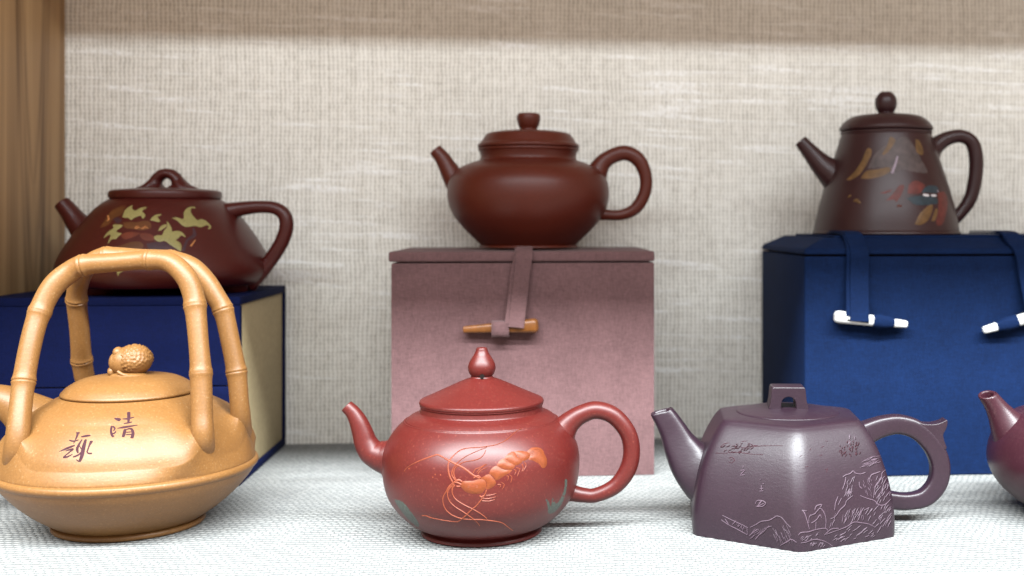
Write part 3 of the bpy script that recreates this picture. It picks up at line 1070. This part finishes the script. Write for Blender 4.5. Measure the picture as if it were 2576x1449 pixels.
shrimp = [('carapace', [(745, 800), (775, 755), (900, 750), (985, 725), (1045, 745), (1066, 800), (1050, 855), (1000, 905), (900, 912), (810, 885), (765, 840)]),
          ('tail_segment', [(990, 722), (1090, 668), (1150, 715), (1185, 780), (1140, 830), (1085, 855), (1062, 845), (1072, 800), (1050, 745)]),
          ('tail_segment', [(1100, 660), (1120, 610), (1185, 565), (1250, 600), (1310, 617), (1385, 617), (1330, 665), (1270, 700), (1190, 745), (1150, 700)]),
          ('tail_segment', [(1190, 560), (1230, 500), (1280, 475), (1340, 520), (1420, 560), (1385, 608), (1310, 612), (1240, 588)]),
          ('tail_segment', [(1285, 470), (1330, 420), (1400, 387), (1450, 450), (1510, 510), (1440, 560), (1380, 545), (1330, 505)]),
          ('tail_segment', [(1405, 385), (1480, 380), (1560, 392), (1606, 432), (1578, 480), (1512, 505), (1460, 450)]),
          ('tail_fan', [(1562, 390), (1620, 345), (1700, 338), (1750, 360), (1775, 400), (1785, 430), (1810, 480), (1810, 550), (1780, 592), (1745, 585), (1720, 545), (1640, 500), (1582, 488), (1610, 430)])]
first = None
for nm, poly in shrimp:
    o = P.patch(nm, C2, poly, M['shrimp'], body, lift=0.0006, soft=0.0022, step=5.5)
for y_ in (810, 826):
    P.ribbon('carapace_ridge', C2, [(835, y_), (900, y_ - 6), (965, y_)], [5, 8, 5], M['feeler'], body, lift=0.00068, edge=0.9)
for k in range(4):
    P.ribbon('fan_ridge', C2, [(1590 + 8 * k, 400 + 14 * k), (1660, 365 + 18 * k), (1740, 372 + 26 * k)], [4, 5, 4], M['feeler'], body, lift=0.00068, edge=0.9)
FEEL = [([(650, 770), (610, 690), (592, 580), (610, 500), (680, 420), (760, 365), (860, 345), (980, 338), (1080, 325), (1200, 300), (1320, 240), (1420, 150), (1500, 103)], [22, 18, 14, 12, 11, 9]),
        ([(680, 745), (640, 680), (650, 610), (690, 550), (740, 500), (830, 440), (960, 380), (1075, 335)], [18, 14, 11, 9]),
        ([(690, 745), (665, 680), (670, 610), (720, 560), (790, 520), (900, 500), (980, 475), (1030, 430), (1060, 370)], [18, 14, 12, 9]),
        ([(990, 720), (900, 680), (780, 590), (640, 520), (548, 470)], [24, 26, 24, 22]), ([(545, 468), (465, 430), (400, 445), (250, 500), (130, 560), (75, 600), (52, 640)], [20, 20, 16, 12, 9]),
        ([(1070, 860), (1040, 930), (990, 1000), (940, 1060), (870, 1120), (800, 1190), (750, 1230), (710, 1255), (640, 1250), (500, 1230), (380, 1205), (330, 1185), (270, 1180)], [16, 16, 15, 18, 16, 14, 20, 16]),
        ([(670, 775), (610, 820), (560, 900), (530, 960), (535, 1040), (570, 1110), (640, 1170), (740, 1210), (850, 1225), (1000, 1228), (1150, 1245), (1260, 1270), (1330, 1320), (1395, 1365)], [24, 16, 14, 14, 14, 12]),
        ([(670, 785), (600, 860), (585, 920), (610, 1000), (680, 1070), (760, 1120), (850, 1180), (940, 1250), (985, 1305)], [18, 14, 12, 10]),
        ([(680, 800), (645, 850), (650, 920), (690, 980), (780, 1040), (880, 1090), (970, 1140), (1030, 1180), (1070, 1215)], [20, 14, 12, 10])]
for pts, w in FEEL:
    P.ribbon('feeler', C2, pts, w, M['feeler'], body, lift=0.00026, edge=0.0)
LEGS = [[(900, 660), (930, 610), (1000, 580), (1060, 540)], [(945, 650), (990, 600), (1075, 545)], [(960, 670), (1000, 620), (1085, 585)], [(1060, 930), (1120, 925), (1190, 905)],
        [(1000, 960), (1080, 970), (1185, 945)], [(1010, 995), (1090, 1000), (1170, 980)], [(1530, 515), (1555, 560), (1515, 635)], [(1500, 540), (1520, 590), (1500, 635)],
        [(1400, 610), (1430, 630), (1410, 680)], [(1430, 590), (1475, 610), (1445, 695)], [(1310, 690), (1340, 700), (1325, 750)], [(1345, 675), (1380, 710), (1365, 775)],
        [(1200, 795), (1240, 800), (1230, 835)], [(1250, 770), (1285, 800), (1262, 855)]]
for pts in LEGS:
    P.ribbon('shrimp_leg', C2, pts, [11, 11, 6], M['feeler'], body, lift=0.00022, step=1.5, edge=0.2)
for pts, w in (([(660, 772), (720, 742), (770, 766)], [18, 30, 16]), ([(690, 815), (720, 822), (748, 816)], [16, 24, 16]), ([(630, 790), (690, 770), (760, 800)], [14, 24, 20]),
               ([(905, 720), (960, 690), (1000, 718)], [14, 22, 14]), ([(980, 930), (1000, 950), (1040, 930)], [20, 24, 12])):
    P.ribbon('shrimp_head_piece', C2, pts, w, M['feeler'], body, lift=0.00035, step=1.5, edge=0.0)
for x_, y_ in ((112, 598), (405, 705), (435, 672), (500, 676)):
    P.dot('clay_speck', C2, x_, y_, 9, M['feeler'], body)
P.patch('painted_weed', C2, [(2062, 735), (2054, 850), (2014, 1000), (1955, 1085), (1890, 1145), (1828, 1150), (1820, 1060), (1795, 975), (1832, 1000), (1862, 1070), (1880, 960), (1925, 1030), (1985, 960), (2028, 840), (2032, 735)],
        M['weed'], body, lift=0.00006, soft=0, step=5)
P.patch('painted_weed', Z1, [(440, 1040), (500, 1058), (560, 1130), (606, 1200), (592, 1218), (530, 1165), (478, 1100)], M['weed'], body, lift=0.00006, soft=0, step=4)

# ------------------------------------------------------------------ purple hexagonal teapot
P = Pot('teapot', 'purple clay hexagonal teapot with bridge knob and carved mountain landscape', Z2, 0.618, 1002, 0.0, rz=R(-1.5))


def hex_r(th, p):
    s_ = sum(max(0.0, math.cos(th - R(-60 + 60 * k))) ** p for k in range(6))
    return s_ ** (-1.0 / p)


hexprof = [(760, ('m', 0.0), 44), (768, ('m', 0.0012), 44), (778, 1010, 40), (782, 920, 38), (775, 820, 36), (754, 710, 34), (718, 590, 32), (672, 480, 30), (620, 390, 28), (575, 330, 27), (548, 305, 26)]
dense = catmull([(P.r(a), b[1] if isinstance(b, tuple) else P.h(b), c) for a, b, c in hexprof], 6)
top = [(540, 297, 24), (526, 291, 22), (500, 286, 20), (450, 280, 12), (410, 277, 8), (378, 275, 5), (368, 277, 3), (362, 282, 2)]
dense += [[P.r(a), P.h(b), c] for a, b, c in top]
n = 180
HEXS = 0.95
verts, faces = [], []
for rr, zz, p_ in dense:
    for i in range(n):
        th = 2 * math.pi * i / n
        q = hex_r(th, p_) * 0.866 * rr if p_ > 3.5 else rr * 0.985
        verts.append((q * HEXS * math.cos(th), q * HEXS * math.sin(th), zz))
for j in range(len(dense) - 1):
    for i in range(n):
        k = (i + 1) % n
        faces.append((j * n + i, j * n + k, (j + 1) * n + k, (j + 1) * n + i))
faces.append(tuple(range(n - 1, -1, -1)))
faces.append(tuple((len(dense) - 1) * n + i for i in range(n)))
body = mesh_obj('body', verts, faces, M['purple'], P.root)
P.bvh(body)
lid = P.lathe('lid', [[(300, 290), (338, 284)], [(338, 284), (342, 278), (338, 272), (318, 266), (250, 254), (150, 246), (60, 243), (0.5, 243)]], M['purple'])
KX = 998
outer = [(-132, 250), (-128, 236), (-118, 190), (-112, 125), (-108, 108), (-98, 103), (98, 103), (108, 108), (112, 125), (118, 190), (130, 236), (134, 250)]
arch = [(50, 250), (48, 215)] + [(48 * math.cos(R(t_)), 215 - 48 * math.sin(R(t_))) for t_ in range(15, 180, 15)] + [(-48, 215), (-50, 250)]
poly = [(P.x(KX + a_), P.h(b_)) for a_, b_ in outer + arch]
v, f = prism_vf(poly, -0.0072, 0.0072)
kn = mesh_obj('knob', v, f, M['purple'], lid, angle=30)
bevel_obj(kn, 0.0008, 3, 25)
P.tube('spout', [(520, 700, 250), (430, 660, 200), (352, 600, 152), (288, 510, 116), (238, 410, 92), (192, 330, 80), (158, 283, 72)], M['purple'], mouth=True, expo=3.6, depth=0.92,
       end_dir=(-0.25, 0, 1), n=40, sub=10)
P.tube('handle', [(1480, 440, 90), (1540, 405, 74), (1640, 368, 66), (1745, 358, 63), (1860, 398, 64), (1958, 498, 64), (2006, 620, 64), (1990, 745, 62), (1912, 838, 58), (1800, 868, 54), (1680, 862, 58), (1600, 850, 70)],
       M['purple'], expo=4.5, depth=0.95, n=40, sub=10)
horn = [(1800, 330), (1850, 338), (1900, 347), (1960, 348), (2010, 335), (2042, 318), (2046, 345), (2034, 385), (2018, 415), (2026, 460), (2040, 510), (1985, 500), (1920, 440), (1860, 390)]
v, f = prism_vf([(P.x(a_), P.h(b_)) for a_, b_ in [tuple(q) for q in catmull(horn, 3)]], -P.r(57), P.r(57))
hn = mesh_obj('handle_horn', v, f, M['purple'], P.root, angle=35)
bevel_obj(hn, 0.0008, 3, 35)
# carving: pale strokes as caught light, dark offset strokes as painted shade
C3 = Crop(2800, 1720, 2.8975)
CARV = [[(1655, 545), (1690, 520), (1740, 505), (1775, 475), (1800, 500), (1860, 510), (1920, 490)], [(1690, 545), (1680, 610), (1650, 690)], [(2150, 460), (2110, 500), (2100, 560), (2040, 640), (2020, 720), (2010, 790)],
        [(1960, 570), (1990, 520), (2040, 500), (2090, 480)], [(1855, 760), (1930, 790), (2020, 820), (2080, 870), (2150, 860), (2210, 800)], [(1515, 1030), (1570, 1000), (1620, 930), (1680, 870), (1700, 820), (1770, 760)],
        [(1140, 1220), (1170, 1190), (1260, 1180), (1340, 1155), (1450, 1140), (1480, 1165)], [(1440, 1220), (1520, 1150), (1610, 1140)], [(1460, 1210), (1600, 1160), (1700, 1120), (1780, 1070), (1860, 1075), (1950, 1090), (2030, 1130)],
        [(1170, 1310), (1230, 1300), (1320, 1270), (1410, 1280), (1480, 1310), (1540, 1350)], [(580, 1130), (640, 1100), (710, 1060), (790, 1050), (850, 1020), (890, 998), (950, 1020), (1000, 1080), (1050, 1130)],
        [(930, 1340), (1000, 1300), (1060, 1270), (1120, 1305)], [(1180, 930), (1210, 960), (1240, 1040), (1270, 1150)], [(1180, 930), (1240, 940)], [(1260, 1080), (1270, 1000), (1330, 970), (1390, 910), (1440, 960), (1460, 1040), (1455, 1150)],
        [(1330, 930), (1350, 880), (1410, 865), (1390, 900)], [(1290, 1080), (1350, 1040), (1390, 985), (1410, 1020)], [(1345, 1060), (1340, 1150)], [(245, 1040), (330, 1100), (430, 1150), (545, 1215)],
        [(260, 990), (380, 1050), (470, 1090), (555, 1135)], [(545, 1130), (550, 1215)], [(290, 1030), (330, 1090)], [(370, 1100), (420, 1050)], [(640, 860), (660, 820), (720, 820), (760, 850), (720, 885), (650, 885)],
        [(680, 850), (720, 820), (670, 880), (740, 850)], [(685, 710), (735, 705)], [(690, 680), (735, 675)], [(710, 640), (712, 700)], [(720, 625), (745, 620)], [(690, 575), (710, 572)], [(460, 525), (520, 520)],
        [(465, 470), (515, 462)], [(500, 410), (500, 440)], [(520, 465), (470, 515)], [(570, 1230), (620, 1180), (665, 1150)], [(640, 1270), (700, 1200), (770, 1150)], [(750, 1150), (790, 1125), (830, 1115)], [(1845, 600), (1850, 650), (1880, 680)],
        [(1600, 770), (1570, 850), (1560, 930)], [(1640, 790), (1600, 870)], [(1900, 900), (1860, 960), (1840, 1040)], [(1960, 900), (1900, 930)]]
for pts in CARV:
    P.ribbon('carving_shade', C3, [(a_ + 5, b_ + 6) for a_, b_ in pts], [8, 11, 8], M['groove_shade'], body, lift=0.00007, step=1.5, edge=0.5)
    P.ribbon('carved_line', C3, pts, [9, 12, 9], M['carving'], body, lift=0.00012, step=1.5, edge=0.3)
DARK = [[(175, 268), (300, 268), (400, 258), (520, 268), (620, 282), (735, 286)], [(470, 205), (560, 200), (640, 190), (720, 185), (830, 182), (960, 182)], [(240, 190), (280, 160), (340, 150)], [(320, 240), (345, 260)], [(560, 150), (610, 175), (680, 185)],
        [(480, 135), (540, 125)], [(1270, 240), (1290, 210)], [(1400, 205), (1440, 185)], [(1450, 125), (1480, 132)], [(1380, 300), (1420, 290)], [(1150, 315), (1190, 290)], [(1210, 430), (1260, 420)], [(1480, 440), (1465, 495)],
        [(1440, 460), (1480, 455)], [(335, 330), (370, 315), (400, 350), (370, 380), (330, 370)], [(350, 350), (390, 330)]]
for pts in DARK:
    P.ribbon('carved_line', C3, pts, [7, 10, 7], M['hole'] if False else M['ink'], body, lift=0.00012, step=1.5)
rng = random.Random(11)


def hatch(poly, ang, n_, ln, wid, mat, name):
    xs, ys = [q[0] for q in poly], [q[1] for q in poly]
    acc, acc2 = ([], []), ([], [])
    k = 0
    for _ in range(n_ * 8):
        if k >= n_:
            break
        x_, y_ = rng.uniform(min(xs), max(xs)), rng.uniform(min(ys), max(ys))
        c = False
        j = len(poly) - 1
        for i in range(len(poly)):
            a0, b0 = poly[i], poly[j]
            if (a0[1] > y_) != (b0[1] > y_) and x_ < (b0[0] - a0[0]) * (y_ - a0[1]) / (b0[1] - a0[1]) + a0[0]:
                c = not c
            j = i
        if not c:
            continue
        k += 1
        t_ = R(ang + rng.uniform(-14, 14))
        l_ = ln * rng.uniform(0.5, 1.3)
        dx, dy = math.cos(t_) * l_ / 2, -math.sin(t_) * l_ / 2
        bend = rng.uniform(-6, 6)
        P.ribbon('', C3, [(x_ - dx, y_ - dy), (x_ + bend, y_ + bend * 0.3), (x_ + dx, y_ + dy)], [4, wid, 4], None, lift=0.00010, step=2.0, join=acc)
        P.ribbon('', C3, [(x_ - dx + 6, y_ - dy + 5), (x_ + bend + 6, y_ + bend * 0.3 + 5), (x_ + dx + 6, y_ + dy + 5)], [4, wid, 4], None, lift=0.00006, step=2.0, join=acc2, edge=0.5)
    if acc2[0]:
        o = mesh_obj(name, acc2[0], acc2[1], M['groove_shade'], body, angle=70)  # dark offset copies painted as the shade of the hatching
        o['kind'] = 'stuff'
    if acc[0]:
        o = mesh_obj(name, acc[0], acc[1], mat, body, angle=70)
        o['kind'] = 'stuff'


hatch([(2030, 560), (2180, 540), (2215, 760), (2080, 840), (2030, 760)], 62, 26, 90, 9, M['carving'], 'carved_hatching')
hatch([(1680, 570), (1800, 560), (1760, 760), (1690, 800)], 68, 18, 80, 8, M['carving'], 'carved_hatching')
hatch([(1560, 960), (1900, 910), (1900, 1040), (1680, 1090), (1500, 1110)], 72, 26, 85, 9, M['carving'], 'carved_hatching')
hatch([(1930, 910), (2220, 880), (2200, 1100), (2060, 1160), (1950, 1060)], 55, 34, 75, 9, M['carving'], 'carved_hatching')
hatch([(1880, 330), (2070, 300), (2080, 400), (1900, 440)], 22, 22, 100, 8, M['carving'], 'carved_hatching')
hatch([(1520, 1200), (1800, 1100), (2000, 1130), (2020, 1240), (1560, 1300)], 35, 30, 70, 8, M['carving'], 'carved_hatching')
hatch([(580, 1180), (800, 1100), (820, 1150), (620, 1270)], 42, 14, 80, 8, M['carving'], 'carved_hatching')
hatch([(820, 1180), (1020, 1120), (1080, 1260), (900, 1320)], 118, 26, 80, 8, M['carving'], 'carved_hatching')
hatch([(1180, 1230), (1400, 1200), (1400, 1260), (1190, 1290)], 40, 12, 55, 8, M['carving'], 'carved_hatching')
hatch([(1280, 1320), (1420, 1300), (1440, 1350), (1300, 1370)], 60, 16, 40, 9, M['carving'], 'carved_hatching')
hatch([(390, 1060), (545, 1130), (545, 1190), (430, 1120)], 70, 18, 40, 8, M['carving'], 'carved_hatching')
hatch([(1580, 160), (1840, 110), (1850, 300), (1640, 320)], 75, 46, 34, 10, M['ink'], 'carved_foliage')
hatch([(1690, 60), (1800, 60), (1800, 160), (1690, 160)], 85, 10, 50, 6, M['carving'], 'carved_foliage')
hatch([(230, 190), (330, 150), (620, 160), (620, 260), (300, 255)], 30, 34, 45, 8, M['ink'], 'carved_foliage')
hatch([(1890, 560), (1990, 570), (1990, 780), (1880, 700)], 115, 20, 55, 8, M['carving'], 'carved_hatching')

# ------------------------------------------------------------------ plum teapot at the right edge
Z6 = Crop(3800, 1450, 2.2297)
P = Pot('teapot', 'plum clay teapot cut off by the right edge, straight spout showing', Z6, 0.632, 1200, 0.0)
body = P.lathe('body', [[(0, ('m', 0.0)), (420, ('m', 0.0))], [(420, ('m', 0.0)), (436, ('m', 0.001)), (432, 1290), (440, 1280)],
                        [(440, 1280), (560, 1245), (690, 1150), (780, 1040), (828, 930), (838, 830), (810, 700), (740, 570), (640, 480), (560, 440), (470, 415)], [(470, 415), (440, 408), (430, 395), (300, 395)]], M['plum'])
lid = P.lathe('lid', [[(300, 402), (440, 402)], [(440, 402), (452, 392), (446, 378), (400, 350), (280, 300), (120, 268), (70, 262)], [(70, 262), (0.5, 262)]], M['plum'])
P.lathe('knob', [[(70, 266), (58, 250), (80, 220), (95, 185), (80, 150), (40, 132), (0.5, 128)]], M['plum'], lid, n=48)
P.tube('spout', [(800, 880, 360), (690, 770, 310), (590, 655, 235), (505, 545, 160), (440, 445, 112), (385, 360, 88), (330, 288, 78)], M['plum'], mouth=True, sub=10, end_dir=(-0.25, -0.30, 1))
P.tube('handle', [(1930, 560, 130), (2010, 500, 90), (2130, 480, 70), (2260, 560, 68), (2310, 720, 66), (2260, 900, 66), (2130, 1010, 66), (2000, 1020, 80), (1920, 1000, 110)], M['plum'], sub=8)

# ------------------------------------------------------------------ leaf teapot on the blue case
P = Pot('teapot', 'dark red teapot with bridge knob and pale green leaf decoration', Z3, 0.756, 1367, BH)
body = P.lathe('body', [[(0, ('m', 0.0045)), (560, ('m', 0.0045))], [(560, ('m', 0.0045)), (640, ('m', 0.0055)), (735, 1105), (795, 1060), (828, 1000), (826, 940), (790, 850), (720, 730), (630, 600), (540, 490), (460, 425), (425, 405)],
                        [(425, 405), (400, 400), (300, 400)]], M['brown'])
P.bvh(body)
for k in range(3):
    ang = R(-128 + 120 * k)
    fr = P.r(585)
    v, f = lathe_vf([[(0, 0.0), (0.0085, 0.0)], [(0.0085, 0.0), (0.0094, 0.0008), (0.0104, 0.004), (0.0118, 0.009)]], 32)
    v = [(a_ + fr * math.cos(ang), b_ + fr * math.sin(ang), c_) for a_, b_, c_ in v]
    mesh_obj('foot', v, f, M['brown'], P.root)
lid = P.lathe('lid', [[(300, 408), (420, 406)], [(420, 406), (431, 400), (436, 384), (436, 360), (430, 344), (418, 337)], [(418, 337), (380, 330), (250, 318), (100, 312), (0.5, 311)]], M['brown'])
# bridge knob: a ring with an oval section that spreads into the lid
ringv, ringf = [], []
NA, NS = 128, 24
hx_, hy_ = 1376, 276
BELL = [(0, -125), (62, -114), (108, -78), (146, -30), (196, 14), (258, 40), (262, 62), (0, 66), (-262, 62), (-258, 40), (-196, 14), (-146, -30), (-108, -78), (-62, -114)]


def bell_r(c, s_):
    for i_ in range(len(BELL)):
        (ax, ay), (bx, by) = BELL[i_], BELL[(i_ + 1) % len(BELL)]
        ay, by = -ay, -by
        den = c * (by - ay) - s_ * (bx - ax)
        if abs(den) < 1e-9:
            continue
        t_ = (ax * (by - ay) - ay * (bx - ax)) / den
        u_ = (ax * s_ - ay * c) / den
        if t_ > 0 and -1e-6 <= u_ <= 1 + 1e-6:
            return t_
    return 125


for i in range(NA):
    th = 2 * math.pi * i / NA
    c_, s_ = math.cos(th), math.sin(th)          # angle from +x, s_ up
    dn = max(0.0, -s_ + 0.25) / 1.25
    r0 = 40
    r1 = bell_r(c_, s_)
    mid, half = (r0 + r1) / 2, (r1 - r0) / 2
    dep = 62 + 70 * dn
    for j in range(NS):
        a_ = 2 * math.pi * j / NS
        rr = mid + half * math.cos(a_)
        ringv.append((P.x(hx_ + rr * c_), P.r(dep * math.sin(a_)), P.h(hy_ - rr * s_)))
for i in range(NA):
    for j in range(NS):
        a_, b_ = (i + 1) % NA, (j + 1) % NS
        ringf.append((i * NS + j, a_ * NS + j, a_ * NS + b_, i * NS + b_))
mesh_obj('knob', ringv, ringf, M['brown'], lid, angle=80)
P.tube('spout', [(850, 800, 210), (760, 715, 150), (690, 655, 112), (632, 590, 90), (580, 520, 76), (512, 437, 66)], M['brown'], mouth=True, sub=10)
P.tube('handle', [(1750, 570, 130), (1830, 530, 92), (1950, 492, 64), (2120, 470, 52), (2260, 478, 52), (2340, 530, 55), (2362, 620, 58), (2335, 730, 58), (2275, 840, 58), (2195, 950, 60), (2120, 1020, 80), (2050, 1060, 110)],
       M['brown'], sub=10)
C4 = Crop(360, 780, 4.2615)
LEAF = [[(550, 375), (590, 270), (650, 210), (730, 175), (715, 220), (745, 255), (780, 265), (860, 220), (960, 205), (940, 240), (885, 275), (930, 320), (940, 360), (900, 405), (880, 370), (850, 355), (760, 385), (700, 425), (650, 390), (600, 390)],
        [(1025, 430), (1060, 380), (1130, 335), (1215, 330), (1200, 350), (1150, 370), (1190, 430), (1190, 455), (1150, 460), (1080, 440)],
        [(1390, 395), (1480, 380), (1590, 410), (1600, 300), (1650, 230), (1720, 200), (1790, 205), (1785, 232), (1740, 222), (1715, 260), (1740, 330), (1830, 430), (1880, 410), (1960, 430), (2030, 490), (2065, 540), (2050, 575), (2000, 580), (2032, 550), (1990, 512), (1890, 550), (1790, 525), (1640, 545), (1550, 500), (1490, 440)],
        [(1310, 445), (1350, 490), (1390, 560), (1400, 620), (1470, 610), (1560, 630), (1625, 700), (1615, 720), (1560, 690), (1500, 740), (1470, 770), (1530, 810), (1560, 870), (1545, 960), (1480, 920), (1370, 850), (1320, 810), (1260, 780), (1190, 800), (1120, 770), (1090, 715), (1150, 685), (1230, 680), (1260, 610), (1310, 550)],
        [(1165, 610), (1200, 540), (1260, 505), (1308, 510), (1290, 550), (1210, 600)],
        [(235, 745), (260, 680), (330, 610), (400, 560), (390, 510), (470, 500), (560, 515), (520, 560), (450, 610), (480, 640), (540, 655), (470, 720), (440, 750), (370, 760), (300, 835), (330, 750), (350, 680), (300, 690)],
        [(440, 1200), (620, 1200), (610, 1260), (560, 1300), (500, 1340), (480, 1385), (455, 1320)]]
PETAL = [('petal', 'petal', [(520, 690), (600, 640), (750, 630), (850, 650), (780, 700), (680, 740), (580, 755)]), ('petal', 'petal', [(850, 655), (950, 650), (1060, 680), (1100, 760), (960, 780), (860, 720)]),
         ('petal', 'amber', [(560, 470), (680, 455), (800, 465), (900, 440), (1010, 450), (1040, 560), (880, 600), (740, 580), (600, 560)]), ('petal', 'violet', [(960, 830), (1200, 790), (1330, 830), (1450, 920), (1040, 930)]),
         ('petal', 'amber', [(170, 560), (250, 430), (380, 260), (600, 180), (540, 330), (400, 400), (300, 520)]), ('petal', 'violet', [(390, 410), (480, 380), (545, 440), (460, 485)]),
         ('petal', 'amber', [(450, 880), (560, 850), (700, 800), (860, 800), (900, 900), (600, 960)])]
for nm, mt, poly in PETAL:
    P.patch(nm, C4, poly, M[mt], body, lift=0.00005, soft=0, step=5)
P.ribbon('branch', C4, [(1760, 560), (1780, 680), (1660, 770), (1590, 960)], [40, 70, 50, 60], M['violet'], body, lift=0.00009)
for poly in LEAF:
    P.patch('leaf', C4, poly, M['leaf'], body, lift=0.00022, soft=0.0005, step=4)
for k in range(14):
    x_ = 760 + 17 * k
    P.ribbon('stamen', C4, [(x_, 575 + 8 * math.sin(k)), (x_ + 12, 540 - 20 * math.sin(k * 0.25 * math.pi))], [14, 8], M['stamen'], body, lift=0.0002, step=1.0)
P.ribbon('stamen', C4, [(1800, 765), (1760, 815), (1715, 875)], [16, 24, 34], M['stamen'], body, lift=0.0002)
P.ribbon('stamen', C4, [(300, 340), (320, 420), (280, 440)], [20, 40, 20], M['stamen'], body, lift=0.00016)

# ------------------------------------------------------------------ round brown teapot on the mauve box
P = Pot('teapot', 'plain round brown teapot with flat-topped knob on the mauve box', Z4, 0.783, 890, MH + 0.0020)
body = P.lathe('body', [[(0, ('m', 0.0)), (276, ('m', 0.0))], [(276, ('m', 0.0)), (284, ('m', 0.0005)), (285, 852), (281, 843), (275, 838)],
                        [(275, 838), (312, 802), (365, 750), (425, 678), (458, 605), (467, 535), (452, 460), (405, 402), (340, 370), (296, 356)],
                        [(296, 356), (281, 348), (276, 335), (278, 315), (284, 298)], [(284, 298), (290, 293), (290, 284), (284, 280), (200, 280)]], M['brown_round'])
P.bvh(body)
lid = P.lathe('lid', [[(200, 281), (286, 279)], [(286, 279), (292, 274), (293, 264), (287, 256)], [(287, 256), (276, 248), (262, 228), (250, 210), (238, 198), (200, 188), (120, 180), (60, 177)], [(60, 177), (0.5, 177)]], M['brown_round'])
P.lathe('knob', [[(62, 180), (52, 174), (51, 164), (60, 145), (68, 118), (69, 98), (66, 86), (58, 79)], [(58, 79), (40, 77), (0.5, 77)]], M['brown_round'], lid, n=64)
P.tube('spout', [(560, 540, 130), (500, 492, 92), (456, 447, 66), (424, 395, 53), (392, 340, 45), (350, 290, 38)], M['brown_round'], mouth=True, sub=10)
P.tube('handle', [(1240, 500, 110), (1280, 430, 68), (1335, 350, 47), (1440, 307, 44), (1525, 345, 42), (1568, 440, 37), (1562, 540, 36), (1510, 628, 35), (1430, 665, 31), (1340, 665, 32), (1290, 650, 50)], M['brown_round'], sub=10)

# ------------------------------------------------------------------ tall dark teapot on the navy box
P = Pot('teapot', 'tall tapered dark teapot with painted mountain scene on the navy box', Z5, 0.797, 804, NH)
body = P.lathe('body', [[(0, ('m', 0.0)), (384, ('m', 0.0))], [(384, ('m', 0.0)), (391, ('m', 0.0006)), (392, 814), (389, 806), (384, 803)],
                        [(384, 803), (383, 790), (366, 700), (326, 550), (276, 400), (248, 310), (240, 286)], [(240, 286), (243, 282), (244, 275), (241, 268), (200, 268)]], M['dark'])
P.bvh(body)
lid = P.lathe('lid', [[(200, 266), (240, 264)], [(240, 264), (247, 260), (249, 250), (246, 243)], [(246, 243), (242, 236), (222, 212), (190, 190), (150, 180), (90, 173), (48, 171)], [(48, 171), (0.5, 171)]], M['dark'])
P.lathe('knob', [[(52, 176), (44, 168), (44, 160), (54, 140), (59, 112), (55, 85), (42, 64), (32, 54)], [(32, 54), (24, 51), (0.5, 51)]], M['dark'], lid, n=64)
P.tube('spout', [(620, 560, 150), (560, 520, 112), (510, 490, 84), (455, 445, 62), (405, 390, 48), (342, 317, 36)], M['dark'], mouth=True, sub=10)
P.tube('handle', [(1030, 380, 90), (1070, 345, 52), (1135, 304, 39), (1212, 291, 36), (1272, 328, 37), (1293, 420, 39), (1286, 530, 38), (1260, 630, 36), (1205, 708, 34), (1150, 745, 48)], M['dark'], sub=10)
C5 = Crop(3300, 500, 3.15)
PAINT = [('painted_mountain', 'mount', [(540, 550), (620, 380), (740, 270), (880, 210), (960, 150), (1050, 170), (1140, 300), (1220, 450), (1290, 600), (1100, 590), (1000, 560), (820, 600), (800, 540)]),
         ('painted_slope', 'ochre_paint', [(270, 690), (370, 590), (460, 460), (530, 300), (585, 310), (580, 380), (520, 500), (440, 620), (330, 690)]),
         ('painted_slope', 'ochre_paint', [(450, 670), (520, 580), (650, 560), (800, 530), (820, 590), (700, 650), (550, 680)]), ('painted_slope', 'ochre_paint', [(700, 370), (780, 260), (820, 150), (890, 190), (850, 280), (760, 380)]),
         ('painted_slope', 'ochre_paint', [(1140, 180), (1190, 200), (1240, 330), (1220, 380), (1150, 330)]), ('painted_tree', 'red_paint', [(760, 960), (850, 870), (940, 760), (1000, 770), (960, 880), (900, 970), (870, 940)]),
         ('painted_tree', 'red_paint', [(1040, 860), (1060, 750), (1140, 700), (1220, 730), (1260, 770), (1210, 850), (1120, 870)]), ('painted_house', 'teal_paint', [(1210, 850), (1250, 790), (1330, 760), (1420, 780), (1410, 860), (1300, 850)]),
         ('painted_bank', 'teal_paint', [(1010, 920), (1210, 885), (1400, 910), (1400, 1000), (1160, 1010), (1060, 950)]), ('painted_tree', 'red_paint', [(1420, 860), (1500, 840), (1545, 950), (1530, 1100), (1480, 1250), (1400, 1250), (1430, 1050)]),
         ('painted_bank', 'ochre_paint', [(1130, 1250), (1200, 1110), (1330, 1000), (1360, 1050), (1300, 1200), (1200, 1260)]), ('painted_bank', 'ochre_paint', [(1340, 1210), (1390, 1060), (1420, 1080), (1390, 1200)]),
         ('painted_tree', 'red_paint', [(690, 860), (830, 810), (840, 830), (760, 865)])]
for i, (nm, mt, poly) in enumerate(PAINT):
    P.patch(nm, C5, poly, M[mt], body, lift=0.00005 + 0.00002 * i, soft=0, step=5)
for pts, w, mt, nm in (([(915, 390), (885, 500), (840, 612)], [26, 34, 44], 'lilac_paint', 'painted_waterfall'), ([(1232, 880), (1310, 890)], [38, 38], 'white_paint', 'painted_window'),
                       ([(1335, 888), (1402, 890)], [34, 34], 'white_paint', 'painted_window'), ([(1418, 820), (1422, 850)], [26, 20], 'lilac_paint', 'painted_window'),
                       ([(285, 915), (330, 880)], [24, 40], 'ochre_paint', 'painted_bush'), ([(360, 960), (400, 950), (450, 990)], [30, 50, 30], 'ochre_paint', 'painted_bush'), ([(900, 1020), (970, 1020)], [34, 34], 'petal', 'painted_bush')):
    P.ribbon(nm, C5, pts, w, M[mt], body, lift=0.0004)
